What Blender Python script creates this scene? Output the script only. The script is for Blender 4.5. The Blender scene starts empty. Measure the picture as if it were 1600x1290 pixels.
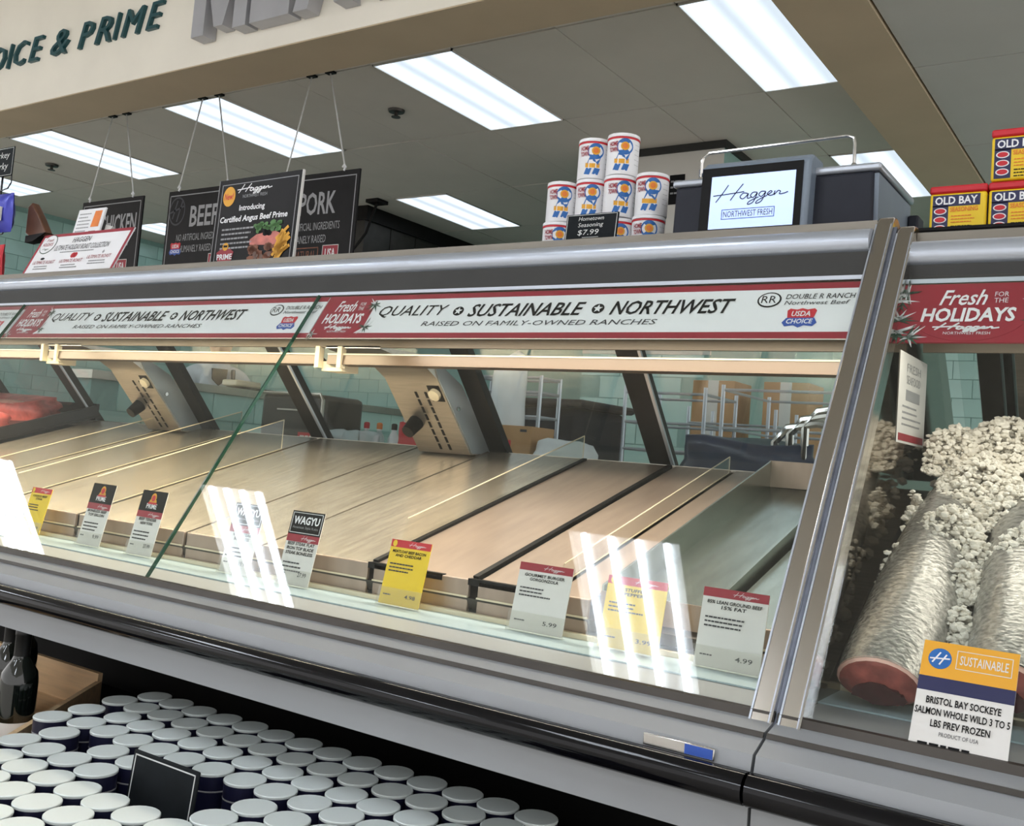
import bpy, bmesh, math, random
from mathutils import Matrix, Vector
random.seed(7)
sc = bpy.context.scene
C = sc.collection
EYE = 1.05            # lens height above the floor; geometry below is written relative to it and lifted at the end

# ------------------------------------------------------------------ camera, world, exposure
cam_d = bpy.data.cameras.new('camera'); cam = bpy.data.objects.new('camera', cam_d); C.objects.link(cam); sc.camera = cam
cam_d.sensor_fit = 'HORIZONTAL'; cam_d.sensor_width = 36.0; cam_d.lens = 36.0*1576.32/1600
cam_d.shift_y = -45/1600; cam_d.clip_start = .02; cam_d.clip_end = 200
RT = Vector((0.82796473, 0.554951, 0.08064605)); DN = Vector((0.02665123, 0.10470774, -0.99414587)); FW = Vector((-0.56014651, 0.82526703, 0.07190419))
cam.matrix_world = Matrix(((RT.x, -DN.x, -FW.x, 0), (RT.y, -DN.y, -FW.y, 0), (RT.z, -DN.z, -FW.z, 0), (0, 0, 0, 1)))
w = bpy.data.worlds.new('store_ambient'); sc.world = w; w.use_nodes = True
bg = w.node_tree.nodes['Background']; bg.inputs[0].default_value = (1.0, .985, .975, 1); bg.inputs[1].default_value = .85
sc.view_settings.view_transform = 'Standard'; sc.view_settings.look = 'None'; sc.view_settings.gamma = 1; sc.view_settings.use_curve_mapping = False
sc.view_settings.exposure = 0.75
TROFFER = 1.0         # ceiling panels over the meat counter
STORE_LAMP = 15.0       # high fixtures over the shop floor
CASE_LAMP = 8.0       # warm lamps inside the cases (watts each)

# ------------------------------------------------------------------ materials
def lin(c):
    return tuple(((x/255)/12.92 if x/255 <= .04045 else ((x/255+.055)/1.055)**2.4) for x in c)
MATS = {}
def mat(name, col, rough=.5, metal=0., var=.06, scale=25, bump=0., stretch=(1, 1, 1), coat=0., es=0., trans=0., sss=0., spec=.5):
    if name in MATS: return MATS[name]
    m = bpy.data.materials.new(name); m.use_nodes = True; nt = m.node_tree; b = nt.nodes['Principled BSDF']
    c = lin(col)
    tc = nt.nodes.new('ShaderNodeTexCoord'); mp = nt.nodes.new('ShaderNodeMapping'); mp.inputs['Scale'].default_value = stretch
    nz = nt.nodes.new('ShaderNodeTexNoise'); nz.inputs['Scale'].default_value = scale; nz.inputs['Detail'].default_value = 4
    nt.links.new(tc.outputs['Object'], mp.inputs[0]); nt.links.new(mp.outputs[0], nz.inputs['Vector'])
    rp = nt.nodes.new('ShaderNodeValToRGB'); rp.color_ramp.elements[0].position = .3; rp.color_ramp.elements[1].position = .7
    rp.color_ramp.elements[0].color = tuple(x*(1-var) for x in c)+(1,); rp.color_ramp.elements[1].color = tuple(min(1, x*(1+var)) for x in c)+(1,)
    nt.links.new(nz.outputs['Fac'], rp.inputs[0]); nt.links.new(rp.outputs[0], b.inputs['Base Color'])
    b.inputs['Roughness'].default_value = rough; b.inputs['Metallic'].default_value = metal
    b.inputs['Coat Weight'].default_value = coat; b.inputs['Transmission Weight'].default_value = trans
    b.inputs['Specular IOR Level'].default_value = spec
    if sss: b.inputs['Subsurface Weight'].default_value = sss; b.inputs['Subsurface Radius'].default_value = (.02, .02, .02)
    if bump:
        bp = nt.nodes.new('ShaderNodeBump'); bp.inputs['Strength'].default_value = bump; bp.inputs['Distance'].default_value = .004
        nt.links.new(nz.outputs['Fac'], bp.inputs['Height']); nt.links.new(bp.outputs[0], b.inputs['Normal'])
    if es:
        nt.links.new(rp.outputs[0], b.inputs['Emission Color']); b.inputs['Emission Strength'].default_value = es
    MATS[name] = m; return m
def glass_mat(name, tint, refl=1.0, base=.05):
    m = bpy.data.materials.new(name); m.use_nodes = True; nt = m.node_tree
    for n in list(nt.nodes):
        if n.type != 'OUTPUT_MATERIAL': nt.nodes.remove(n)
    out = [n for n in nt.nodes if n.type == 'OUTPUT_MATERIAL'][0]
    t = nt.nodes.new('ShaderNodeBsdfTransparent'); t.inputs[0].default_value = tint+(1,)
    g = nt.nodes.new('ShaderNodeBsdfGlossy'); g.inputs['Roughness'].default_value = 0.0; g.inputs[0].default_value = (1, 1, 1, 1)
    lw = nt.nodes.new('ShaderNodeLayerWeight'); lw.inputs[0].default_value = .5
    p = nt.nodes.new('ShaderNodeMath'); p.operation = 'POWER'; p.inputs[1].default_value = 5
    q = nt.nodes.new('ShaderNodeMath'); q.operation = 'MULTIPLY_ADD'; q.inputs[1].default_value = .9*refl; q.inputs[2].default_value = base
    mx = nt.nodes.new('ShaderNodeMixShader')
    nt.links.new(lw.outputs['Facing'], p.inputs[0]); nt.links.new(p.outputs[0], q.inputs[0]); nt.links.new(q.outputs[0], mx.inputs[0])
    nt.links.new(t.outputs[0], mx.inputs[1]); nt.links.new(g.outputs[0], mx.inputs[2]); nt.links.new(mx.outputs[0], out.inputs[0])
    MATS[name] = m; return m
def lamp_mat(name, col, lo, hi, period, axis=0):
    """diffuser with soft bands where the tubes run behind it"""
    m = bpy.data.materials.new(name); m.use_nodes = True; nt = m.node_tree; b = nt.nodes['Principled BSDF']
    b.inputs['Base Color'].default_value = lin((200, 205, 210))+(1,); b.inputs['Roughness'].default_value = .4
    tc = nt.nodes.new('ShaderNodeTexCoord'); sp = nt.nodes.new('ShaderNodeSeparateXYZ'); nt.links.new(tc.outputs['Object'], sp.inputs[0])
    mu = nt.nodes.new('ShaderNodeMath'); mu.operation = 'MULTIPLY'; mu.inputs[1].default_value = 2*math.pi/period
    co = nt.nodes.new('ShaderNodeMath'); co.operation = 'COSINE'; mr = nt.nodes.new('ShaderNodeMapRange')
    mr.inputs[1].default_value = -1; mr.inputs[2].default_value = 1; mr.inputs[3].default_value = lo; mr.inputs[4].default_value = hi
    nt.links.new(sp.outputs[axis], mu.inputs[0]); nt.links.new(mu.outputs[0], co.inputs[0]); nt.links.new(co.outputs[0], mr.inputs[0])
    b.inputs['Emission Color'].default_value = lin(col)+(1,); nt.links.new(mr.outputs[0], b.inputs['Emission Strength'])
    MATS[name] = m; return m
STEEL = mat('brushed_steel', (190, 182, 172), .30, .9, .10, 14, .05, (1, 14, 14))
TRAY = mat('tray_steel', (190, 180, 166), .27, .7, .2, 9, .03, (9, 1.2, 1.2))
TRAYB = mat('tray_steel_shaded_brown', (160, 142, 128), .34, .5, .10, 7, .05, (6, 1.2, 1.2))  # brown of weaker light and hood reflection put into the colour
TRAYD = mat('deep_tray_steel', (176, 184, 178), .25, .9, .14, 6, .05, (6, 1.2, 1.2))
CHROME = mat('polished_steel', (205, 203, 200), .13, 1., .04, 8, 0, (1, 6, 6))
DSTEEL = mat('dark_steel', (70, 66, 62), .4, .6, .15, 10)
BLACKF = mat('black_frame', (32, 30, 29), .4, .2, .15, 12, spec=.15)
RUBBER = mat('black_rubber', (22, 21, 21), .5, 0, .2, 30, spec=.15)
GLOSSB = mat('black_bumper_vinyl', (10, 10, 14), .1, 0, .1, 20, spec=.3)
GREY = mat('grey_enamel', (146, 149, 152), .42, .1, .03, 6)
GREYD = mat('grey_enamel_dark', (120, 122, 121), .5, .1, .03, 6)
LEDGE = mat('pale_green_ledge', (160, 178, 184), .3, 0, .03, 8)
RAIL = mat('satin_aluminium', (180, 186, 196), .28, .55, .03, 5, 0, (1, 8, 8))
HOOD = mat('hood_enamel', (92, 80, 64), .45, .1, .04, 8)
DARKSTRIP = mat('gap_shade', (46, 46, 44), .6, .1, .1, 8)  # dark tone standing for shade inside gaps
CREAMBAR = mat('cream_light_bar', (78, 60, 42), .35, .2, .04, 8)
VOID = mat('black_pedestal', (14, 14, 14), .7, 0, .2, 12, spec=.15)
GLASS = glass_mat('front_glass', (.955, .975, .965), 1., .03)
RGLASS = glass_mat('rear_door_glass', (.94, .975, .97), .9, .05)
ACRY = glass_mat('clear_acrylic', (.94, .94, .92), .9, .05)
MIRR = mat('mirror_finish_steel', (150, 140, 126), .06, 1., .03, 5)
LIPM = mat('grey_lip_steel', (122, 117, 108), .3, .8, .08, 6, 0, (1, 8, 8))
SIDEP = mat('blue_grey_side', (150, 160, 168), .4, .2, .05, 8)
POST = mat('post_steel', (178, 170, 160), .2, 1., .05, 3, 0, (1, 2, 2))
GLINT = mat('blue_grey_glint', (118, 124, 138), .4, .3, .2, 40)
GEDGE = mat('glass_edge_green', (12, 70, 50), .15, 0, .1, 20, 0, (1, 1, 1), .5)
AEDGE = mat('acrylic_edge', (214, 202, 174), .3, 0, .03, 20)
CREAM = mat('cream_paint', (242, 236, 222), .8, 0, .03, 3, .03)
BEIGE = mat('beige_soffit_paint', (196, 178, 150), .85, 0, .04, 3, .03)
CEIL = mat('ceiling_panel_vinyl', (218, 211, 201), .8, 0, .03, 3, .02)
CEILR = mat('ceiling_panel_pale', (196, 196, 190), .8, 0, .03, 3, .02)
TBAR = mat('ceiling_grid_grey', (96, 90, 84), .8, 0, .05, 3)  # grey of the ceiling backing seen between panels
MINT = mat('mint_tile_glaze', (182, 218, 210), .22, 0, .08, 3, 0, (1, 1, 1), .3)
GROUT = mat('grout', (150, 184, 177), .9, 0, .05, 30)
WPANEL = mat('white_wall_panel', (214, 210, 202), .6, 0, .03, 4)
FLOORM = mat('floor_vinyl', (196, 190, 180), .4, 0, .1, 4)
WHITE = mat('white_print', (232, 232, 234), .5, 0, .02, 10)
PAPER = mat('pale_paper', (214, 212, 208), .6, 0, .03, 10)
BLACK = mat('black_print', (18, 17, 18), .5, 0, .1, 10, spec=.15)
SIGNB = mat('black_sign_board', (27, 25, 26), .45, 0, .2, 8, spec=.15)
CHALK = mat('chalkboard', (26, 30, 33), .7, 0, .2, 20, spec=.15)
CHALKW = mat('chalk_white', (214, 216, 214), .9, 0, .05, 30)
RED = mat('red_print', (150, 28, 46), .5, 0, .05, 10)
RED2 = mat('bright_red_print', (196, 30, 44), .5, 0, .05, 10)
YEL = mat('yellow_card', (232, 196, 28), .5, 0, .04, 10)
GOLD = mat('gold_print', (222, 160, 34), .5, 0, .05, 10)
NAVY = mat('navy_print', (26, 28, 74), .45, 0, .08, 10)
BLUE = mat('blue_print', (44, 82, 170), .45, 0, .05, 10)
RIBB = mat('ribbon_blue', (24, 96, 168), .45, 0, .06, 10)
LGREY = mat('grey_print', (150, 150, 152), .5, 0, .04, 10)
DGREY = mat('dark_grey_print', (72, 72, 76), .5, 0, .05, 10, spec=.15)
GREEN = mat('leaf_green_print', (70, 120, 56), .5, 0, .2, 40)
DGREEN = mat('pine_green_print', (44, 78, 60), .5, 0, .25, 60)
ORANGE = mat('orange_print', (224, 120, 32), .5, 0, .1, 20)
BROWN = mat('brown_print', (120, 66, 36), .5, 0, .2, 30)
PINK = mat('steak_pink_print', (196, 112, 100), .5, 0, .25, 40)
TEAL = mat('teal_letter_face', (28, 78, 84), .35, .1, .06, 6)
ALUL = mat('letter_aluminium', (182, 182, 186), .38, .35, .06, 6)
SCALEB = mat('scale_black_plastic', (44, 46, 54), .4, 0, .06, 20, spec=.15)
SCALEG = mat('scale_blue_grey_plastic', (118, 130, 144), .4, 0, .04, 20)
SCREEN = mat('lit_screen', (176, 196, 244), .3, 0, .01, 4, es=.5)
MEATM = mat('raw_beef', (226, 112, 106), .35, 0, .28, 30, .25, sss=.1)
FATM = mat('beef_fat', (226, 180, 164), .4, 0, .1, 30)
BLKTRAY = mat('black_plastic_tray', (26, 24, 24), .35, 0, .15, 20)
PLY = mat('pale_plywood', (226, 194, 152), .6, 0, .12, 6, .05, (1, 12, 12))
BOTTLE = mat('dark_wine_glass', (14, 20, 16), .08, 0, .1, 10, 0, (1, 1, 1), .6)
FOIL = mat('black_foil', (18, 18, 18), .35, .2, .1, 10)
LID = mat('pale_plastic_lid', (226, 234, 232), .4, 0, .02, 10)
NAVYCAN = mat('navy_can', (26, 27, 52), .35, 0, .08, 10)
CARD = mat('kraft_cardboard', (178, 136, 92), .8, 0, .08, 20, .05)
COAT = mat('white_cotton', (210, 214, 220), .85, 0, .05, 30, .1)
SKIN = mat('skin', (190, 140, 116), .5, 0, .05, 20, sss=.1)
HAIR = mat('dark_hair', (38, 28, 22), .6, 0, .2, 60)
TROUS = mat('dark_trousers', (38, 40, 48), .85, 0, .1, 30)
BINM = mat('black_poly_bin', (30, 32, 40), .5, 0, .15, 10, .1, spec=.15)
TARP = mat('navy_tarp', (36, 46, 72), .3, 0, .15, 12, .2)
PLASTW = mat('white_plastic_film', (222, 226, 230), .35, 0, .05, 20, .3)
ICE = mat('crushed_ice', (232, 226, 214), .35, 0, .04, 40, .3, sss=.15)
FISH = mat('salmon_skin', (168, 166, 160), .24, .55, .45, 110, .3, (1, 1.6, 1.6))
FLESH = mat('salmon_flesh', (158, 84, 76), .35, 0, .4, 45, .5)
CAVITY = mat('fish_cavity', (74, 32, 34), .45, 0, .3, 40, .2)
WIRE = mat('white_wire', (206, 204, 200), .5, .2, .03, 20)
DWIRE = mat('dark_wire', (50, 50, 52), .4, .5, .05, 20)
PURPLE = mat('blue_foil_bag', (62, 66, 178), .3, .1, .15, 12, .2)
RUST = mat('brown_foil_bag', (96, 62, 44), .35, .1, .25, 12, .2)
LAMPM = lamp_mat('troffer_diffuser', (226, 240, 255), TROFFER*.5, TROFFER, .2)
STOREL = lamp_mat('store_tube', (236, 244, 255), STORE_LAMP, STORE_LAMP, 1.)
REFL = mat('fixture_white_reflector', (226, 228, 230), .4, 0, .02, 4, es=STORE_LAMP*.14)  # emission on the pan stands for tube light it would reflect

# ------------------------------------------------------------------ mesh helpers
class MB:
    def __init__(s): s.v = []; s.f = []
    def add(s, vs, fs):
        n = len(s.v); s.v += [tuple(p) for p in vs]; s.f += [tuple(i+n for i in f) for f in fs]; return s
    def box(s, x0, x1, y0, y1, z0, z1, T=None):
        vs = [Vector((x, y, z)) for z in (z0, z1) for y in (y0, y1) for x in (x0, x1)]
        if T: vs = [T @ p for p in vs]
        return s.add(vs, [(0, 2, 3, 1), (4, 5, 7, 6), (0, 1, 5, 4), (2, 6, 7, 3), (0, 4, 6, 2), (1, 3, 7, 5)])
    def cyl(s, p, q, r, r2=None, n=12):
        p = Vector(p); q = Vector(q); r2 = r if r2 is None else r2; d = (q-p).normalized()
        a = d.orthogonal().normalized(); b = d.cross(a)
        vs = [c+(a*math.cos(t)+b*math.sin(t))*k for c, k in ((p, r), (q, r2)) for t in [2*math.pi*i/n for i in range(n)]]
        fs = [(i, (i+1) % n, n+(i+1) % n, n+i) for i in range(n)]+[tuple(range(n))[::-1], tuple(range(n, 2*n))]
        return s.add(vs, fs)
    def tube(s, path, r, n=8, flat=1.0):
        path = [Vector(p) for p in path]; rings = []
        up = None
        for i, p in enumerate(path):
            d = (path[min(i+1, len(path)-1)]-path[max(i-1, 0)]).normalized()
            a = d.orthogonal().normalized() if up is None else (up-d*up.dot(d)).normalized()
            up = a; b = d.cross(a); rr = r[i] if isinstance(r, (list, tuple)) else r
            rings.append([p+(a*math.cos(t)+b*math.sin(t)*flat)*rr for t in [2*math.pi*k/n for k in range(n)]])
        vs = [q for g in rings for q in g]; m = len(path)
        fs = [(i*n+k, i*n+(k+1) % n, (i+1)*n+(k+1) % n, (i+1)*n+k) for i in range(m-1) for k in range(n)]
        fs += [tuple(range(n))[::-1], tuple(range((m-1)*n, m*n))]
        return s.add(vs, fs)
    def prismx(s, poly, x0, x1):
        n = len(poly); vs = [(x, y, z) for x in (x0, x1) for y, z in poly]
        return s.add(vs, [tuple(range(n))[::-1], tuple(range(n, 2*n))]+[(i, (i+1) % n, n+(i+1) % n, n+i) for i in range(n)])
    def prismz(s, poly, z0, z1, T=None):
        n = len(poly); vs = [Vector((x, y, z)) for z in (z0, z1) for x, y in poly]
        if T: vs = [T @ p for p in vs]
        return s.add(vs, [tuple(range(n))[::-1], tuple(range(n, 2*n))]+[(i, (i+1) % n, n+(i+1) % n, n+i) for i in range(n)])
    def lathe(s, prof, n=24, c=(0, 0, 0)):
        vs = [(c[0]+r*math.cos(2*math.pi*k/n), c[1]+r*math.sin(2*math.pi*k/n), c[2]+z) for r, z in prof for k in range(n)]
        m = len(prof)
        fs = [(i*n+k, i*n+(k+1) % n, (i+1)*n+(k+1) % n, (i+1)*n+k) for i in range(m-1) for k in range(n)]
        fs += [tuple(range(n))[::-1], tuple(range((m-1)*n, m*n))]
        return s.add(vs, fs)
    def slab(s, y0, z0, y1, z1, x0, x1, t):
        """sheet through (y0,z0)-(y1,z1) of thickness t below its surface"""
        d = math.hypot(y1-y0, z1-z0); ny, nz = (z1-z0)/d*t, -(y1-y0)/d*t
        return s.prismx([(y0, z0), (y1, z1), (y1+ny, z1+nz), (y0+ny, z0+nz)], x0, x1)
    def mesh(s, name, smooth=35):
        me = bpy.data.meshes.new(name); me.from_pydata(s.v, [], s.f)
        bm = bmesh.new(); bm.from_mesh(me); bmesh.ops.recalc_face_normals(bm, faces=bm.faces); bm.to_mesh(me); bm.free()
        if smooth:
            me.polygons.foreach_set('use_smooth', [True]*len(me.polygons)); me.set_sharp_from_angle(angle=math.radians(smooth))
        return me
    def build(s, name, m, parent=None, local=False, bevel=0, smooth=35):
        return link(name, s.mesh(name, smooth), m, parent, local, bevel)
def wmat(o):
    M_ = o.matrix_basis.copy()
    return wmat(o.parent) @ o.matrix_parent_inverse @ M_ if o.parent else M_
def link(name, me, m, parent=None, local=False, bevel=0):
    if m and not me.materials: me.materials.append(m)
    o = bpy.data.objects.new(name, me); C.objects.link(o)
    if parent:
        o.parent = parent
        if not local: o.matrix_parent_inverse = wmat(parent).inverted()
    if bevel:
        b = o.modifiers.new('bevel', 'BEVEL'); b.width = bevel; b.segments = 2; b.limit_method = 'ANGLE'
    return o
def tag(o, label=None, cat=None, group=None, kind=None):
    if label: o['label'] = label
    if cat: o['category'] = cat
    if group: o['group'] = group
    if kind: o['kind'] = kind
    return o
def thing(name, label, cat, loc=(0, 0, 0), group=None, M_=None):
    o = bpy.data.objects.new(name, None); o.empty_display_size = .05; C.objects.link(o)
    o.matrix_basis = M_ if M_ else Matrix.Translation(loc)
    return tag(o, label, cat, group)
def struct(o): o['kind'] = 'structure'; return o
def copy_tree(o, parent=None):
    c = o.copy(); C.objects.link(c)
    if parent: c.parent = parent
    for ch in list(o.children): copy_tree(ch, c)
    return c
def frame(origin, u=(1, 0, 0), lean=0.0, yaw=0.0):
    """local x to the right, y up (leaning back by lean), z towards the shopper"""
    R_ = Matrix.Rotation(yaw, 4, 'Z') @ Matrix.Rotation(math.pi/2-lean, 4, 'X')
    return Matrix.Translation(origin) @ R_
L0 = .0005
def rect(p, name, x0, y0, x1, y1, m, k=1):
    return MB().box(x0, x1, y0, y1, 0 if k == 0 else (k-1)*L0, k*L0).build(name, m, p, True, smooth=0)
def flat(p, name, polys, m, k=1):
    b = MB()
    for poly in polys: b.prismz(poly, (k-1)*L0, k*L0)
    return b.build(name, m, p, True, smooth=0)
def ell(cx, cy, rx, ry, n=20, a0=0, a1=2*math.pi):
    return [(cx+rx*math.cos(a0+(a1-a0)*i/n), cy+ry*math.sin(a0+(a1-a0)*i/n)) for i in range(n)]
def outline(p, name, x0, y0, x1, y1, t, m, k=1):
    return flat(p, name, [[(x0, y0), (x1, y0), (x1, y0+t), (x0, y0+t)], [(x0, y1-t), (x1, y1-t), (x1, y1), (x0, y1)],
                          [(x0, y0), (x0+t, y0), (x0+t, y1), (x0, y1)], [(x1-t, y0), (x1, y0), (x1, y1), (x1-t, y1)]], m, k)
TXT = {}
def txt(p, s, x, y, wd, ht, m, k=2, shear=0., bold=0., depth=0., name='lettering'):
    key = (s, shear, bold)
    if key not in TXT:
        cu = bpy.data.curves.new('t', 'FONT'); cu.body = s; cu.shear = shear; cu.offset = bold; cu.resolution_u = 2; cu.fill_mode = 'FRONT'
        o = bpy.data.objects.new('t', cu); me = bpy.data.meshes.new_from_object(o)
        if bold:
            pl = bpy.data.meshes.new_from_object(o)
            cu.offset = 0; pl = bpy.data.meshes.new_from_object(o)
            ex = lambda q: max((max(abs(v.co.x), abs(v.co.y)) for v in q.vertices), default=0)
            if not len(me.polygons) or ex(me) > ex(pl)+4*bold or min(v.co.x for v in me.vertices) < -.3 or min(v.co.y for v in me.vertices) < min(v.co.y for v in pl.vertices)-4*bold: me = pl
        TXT[key] = ([tuple(v.co) for v in me.vertices], [tuple(q.vertices) for q in me.polygons], [tuple(e.vertices) for e in me.edges])
        bpy.data.objects.remove(o); bpy.data.curves.remove(cu); bpy.data.meshes.remove(me)
    vs, fs, es = TXT[key]
    xs = [v[0] for v in vs]; ys = [v[1] for v in vs]; ax, bx, ay, by = min(xs), max(xs), min(ys), max(ys)
    sx = wd/max(bx-ax, 1e-6); sy = ht/max(by-ay, 1e-6)
    me = bpy.data.meshes.new(name)
    V = [(x+(a-ax)*sx, y+(b-ay)*sy, k*L0) for a, b, _ in vs]
    if not depth: me.from_pydata(V, [], fs)
    else:
        n = len(V); me.from_pydata(V, [], fs); bm = bmesh.new(); bm.from_mesh(me)
        bmesh.ops.remove_doubles(bm, verts=bm.verts, dist=1e-5)
        r = bmesh.ops.extrude_face_region(bm, geom=list(bm.faces))
        bmesh.ops.translate(bm, verts=[g for g in r['geom'] if isinstance(g, bmesh.types.BMVert)], vec=(0, 0, depth))
        bmesh.ops.recalc_face_normals(bm, faces=bm.faces); bm.to_mesh(me); bm.free()
    return link(name, me, m, p, True)
def ribbon(p, name, lines, wd, m, k=2):
    b = MB()
    for ln in lines:
        pts = [Vector((a, c, 0)) for a, c in ln]; q = []
        for i in range(len(pts)-1):
            p0, p1, p2, p3 = pts[max(i-1, 0)], pts[i], pts[i+1], pts[min(i+2, len(pts)-1)]
            for j in range(4):
                t = j/4; q.append(.5*((2*p1)+(p2-p0)*t+(2*p0-5*p1+4*p2-p3)*t*t+(3*p1-p0-3*p2+p3)*t**3))
        q.append(pts[-1]); vs = []
        for i, a in enumerate(q):
            d = (q[min(i+1, len(q)-1)]-q[max(i-1, 0)]); d = d.normalized() if d.length > 1e-9 else Vector((1, 0, 0))
            nrm = Vector((-d.y, d.x, 0))*wd/2; vs += [a+nrm+Vector((0, 0, k*L0)), a-nrm+Vector((0, 0, k*L0))]
        b.add(vs, [(2*i, 2*i+1, 2*i+3, 2*i+2) for i in range(len(q)-1)])
    me = bpy.data.meshes.new(name); me.from_pydata(b.v, [], b.f); return link(name, me, m, p, True)
HAG = [[(.20, 1), (.13, .62), (.04, .2)], [(.40, 1), (.31, .6), (.24, .25)], [(0, .52), (.2, .56), (.42, .62)],
       [(.47, .52), (.41, .55), (.37, .38), (.41, .28), (.46, .42), (.48, .52), (.47, .3), (.52, .32)],
       [(.60, .54), (.54, .55), (.51, .4), (.55, .31), (.60, .52), (.55, .1), (.48, 0), (.50, .14), (.62, .32)],
       [(.71, .55), (.65, .56), (.62, .42), (.66, .33), (.71, .53), (.66, .12), (.59, .02), (.61, .16), (.73, .36)],
       [(.73, .38), (.79, .5), (.77, .56), (.73, .42), (.78, .34), (.83, .42)], [(.83, .55), (.82, .36), (.87, .54), (.90, .5), (.89, .38), (.95, .4), (1.0, .46)]]
def logo(p, x, y, wd, ht, m, k=2, sub=None, th=.05):
    ribbon(p, 'script_logo', [[(x+a*wd, y+ht*(.25 if sub else 0)+b*ht*(.75 if sub else 1)) for a, b in ln] for ln in HAG], th*ht, m, k)
    if sub: txt(p, 'NORTHWEST FRESH', x+wd*.18, y, wd*.7, ht*.24, sub, k)
def lines(p, x, y, wd, n, gap, h, m, k=2, name='fine_print', jag=.35):
    r = random.Random(int(x*1e4+y*1e3)+n); ps = []
    for i in range(n):
        xx = x; end = x+wd*(1-jag*r.random())
        while xx < end:
            d = h*r.uniform(1.2, 3.2); ps.append([(xx, y-i*gap), (min(xx+d, end), y-i*gap), (min(xx+d, end), y-i*gap+h), (xx, y-i*gap+h)]); xx += d+h*.5
    return tag(flat(p, name, ps, m, k), kind='stuff')

# ================================================================== SETTING
FZ = -EYE
struct(MB().box(-12, 4, -6, 9, FZ-.05, FZ).build('floor', FLOORM))
XL, YB, CZ = -10.05, 8.6, 2.15
# ceiling over the meat counter: every panel and every light cell
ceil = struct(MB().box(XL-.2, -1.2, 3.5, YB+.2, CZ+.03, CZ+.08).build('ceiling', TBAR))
cols = []
for i in range(5):
    a = -2.04-1.88*i; cols.append((a, a+.575, True))
    cols.append((a-.6525, a, False)); cols.append((a-1.305, a-.6525, False))
rows = [(3.69, 4.095, False), (4.1, 5.275, True), (5.28, 6.495, False), (6.5, 7.645, True), (7.65, YB, False)]
no_light = {(3, -3.92)}
for ri, (y0, y1, lr) in enumerate(rows):
    for x0, x1, lc in cols:
        x0_, x1_ = x0+.003, x1-.003
        if x1_ < XL: continue
        x0_ = max(x0_, XL)
        if lr and lc and (ri, round(x0, 2)) not in no_light:
            nm = ['by the side beam', 'right of the roast posters', 'over the pork sign', 'over the chicken sign', 'at the far left']
            ci = int(round((-2.04-x0)/1.88))
            t = thing('ceiling_light', '', 'ceiling light', ((x0_+x1_)/2, (y0+y1)/2, CZ-.004), 'fluorescent troffers over the meat counter')
            names = {(1, 0): 'large bright ceiling troffer at the top beside the beige beam', (1, 1): 'ceiling troffer above the stacked seasoning cans and burger poster', (1, 2): 'ceiling troffer above the hanging beef and pork signs',
                     (1, 3): 'long narrow ceiling troffer above the hanging chicken sign', (1, 4): 'ceiling troffer cut by the left edge above the blue bag',
                     (3, 0): 'ceiling troffer seen just behind the scale handle', (3, 2): 'small far ceiling troffer between pork sign and cans', (3, 3): 'far ceiling troffer hidden behind the beef sign', (3, 4): 'sliver of far ceiling troffer between chicken and beef signs'}
            t['label'] = names.get((ri, ci), 'ceiling troffer')
            hx, hy = (x1_-x0_)/2, (y1-y0)/2
            MB().box(-hx+.008, hx-.008, -hy+.008, hy-.008, 0, .012).build('diffuser', LAMPM, t, True)
            fr = MB(); fr.box(-hx, hx, -hy, -hy+.008, -.004, .03).box(-hx, hx, hy-.008, hy, -.004, .03).box(-hx, -hx+.008, -hy, hy, -.004, .03).box(hx-.008, hx, -hy, hy, -.004, .03)
            fr.build('frame', WPANEL, t, True)
        else:
            dz = random.uniform(-.002, .003)
            MB().box(x0_, x1_, y0+.003, y1-.003, CZ+dz, CZ+.028).build('ceiling_panel', CEIL, ceil)
# soffit (fascia with the lettering, and the side beam), ceiling beyond it and over the shop floor
struct(MB().box(XL-1.5, -1.133, 3.345, 3.69, 1.952, 3.1).build('wall_fascia', CREAM))
struct(MB().box(XL-1.5, -1.133, 3.347, 3.689, 1.946, 1.952).box(-1.478, -1.133, 3.69, YB, 1.946, 2.6).build('trim_1', BEIGE))
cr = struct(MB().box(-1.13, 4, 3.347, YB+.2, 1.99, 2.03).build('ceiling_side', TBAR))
ys = [3.35, 4.77, 5.99, 7.21, YB]
for j in range(4):
    for x0 in (-1.125, .1, 1.325, 2.55):
        MB().box(x0+.004, x0+1.215, ys[j]+.005, ys[j+1]-.005, 1.955, 1.99).build('ceiling_panel', CEILR, cr)
SZ = 2.8
struct(MB().box(-12, 4, -6, 3.344, SZ, SZ+.05).build('ceiling_shop', CEILR))
for i, xc in enumerate((.62, -2.42, -5.42, -8.45)):
  for j, y0 in enumerate((-1.53, -4.6)):
    t = thing('shop_light', ['shop ceiling fixture whose tubes mirror in the front glass', 'shop ceiling fixture far behind the shopper'][j]+', '+['first', 'second', 'third', 'fourth'][i]+' from the right', 'ceiling light', (xc, y0+.61, SZ), 'fixtures over the shop floor')
    MB().box(-.32, .32, -.62, .62, -.012, 0).build('reflector_pan', REFL, t, True)
    f = MB(); f.box(-.335, -.32, -.635, .635, -.05, 0).box(.32, .335, -.635, .635, -.05, 0).box(-.335, .335, -.635, -.62, -.05, 0).box(-.335, .335, .62, .635, -.05, 0); f.build('housing', WPANEL, t, True)
    for q in (-.24, -.08, .08, .24): MB().cyl((q, -.6, -.032), (q, .6, -.032), .018, n=10).build('tube', STOREL, t, True)
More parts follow.
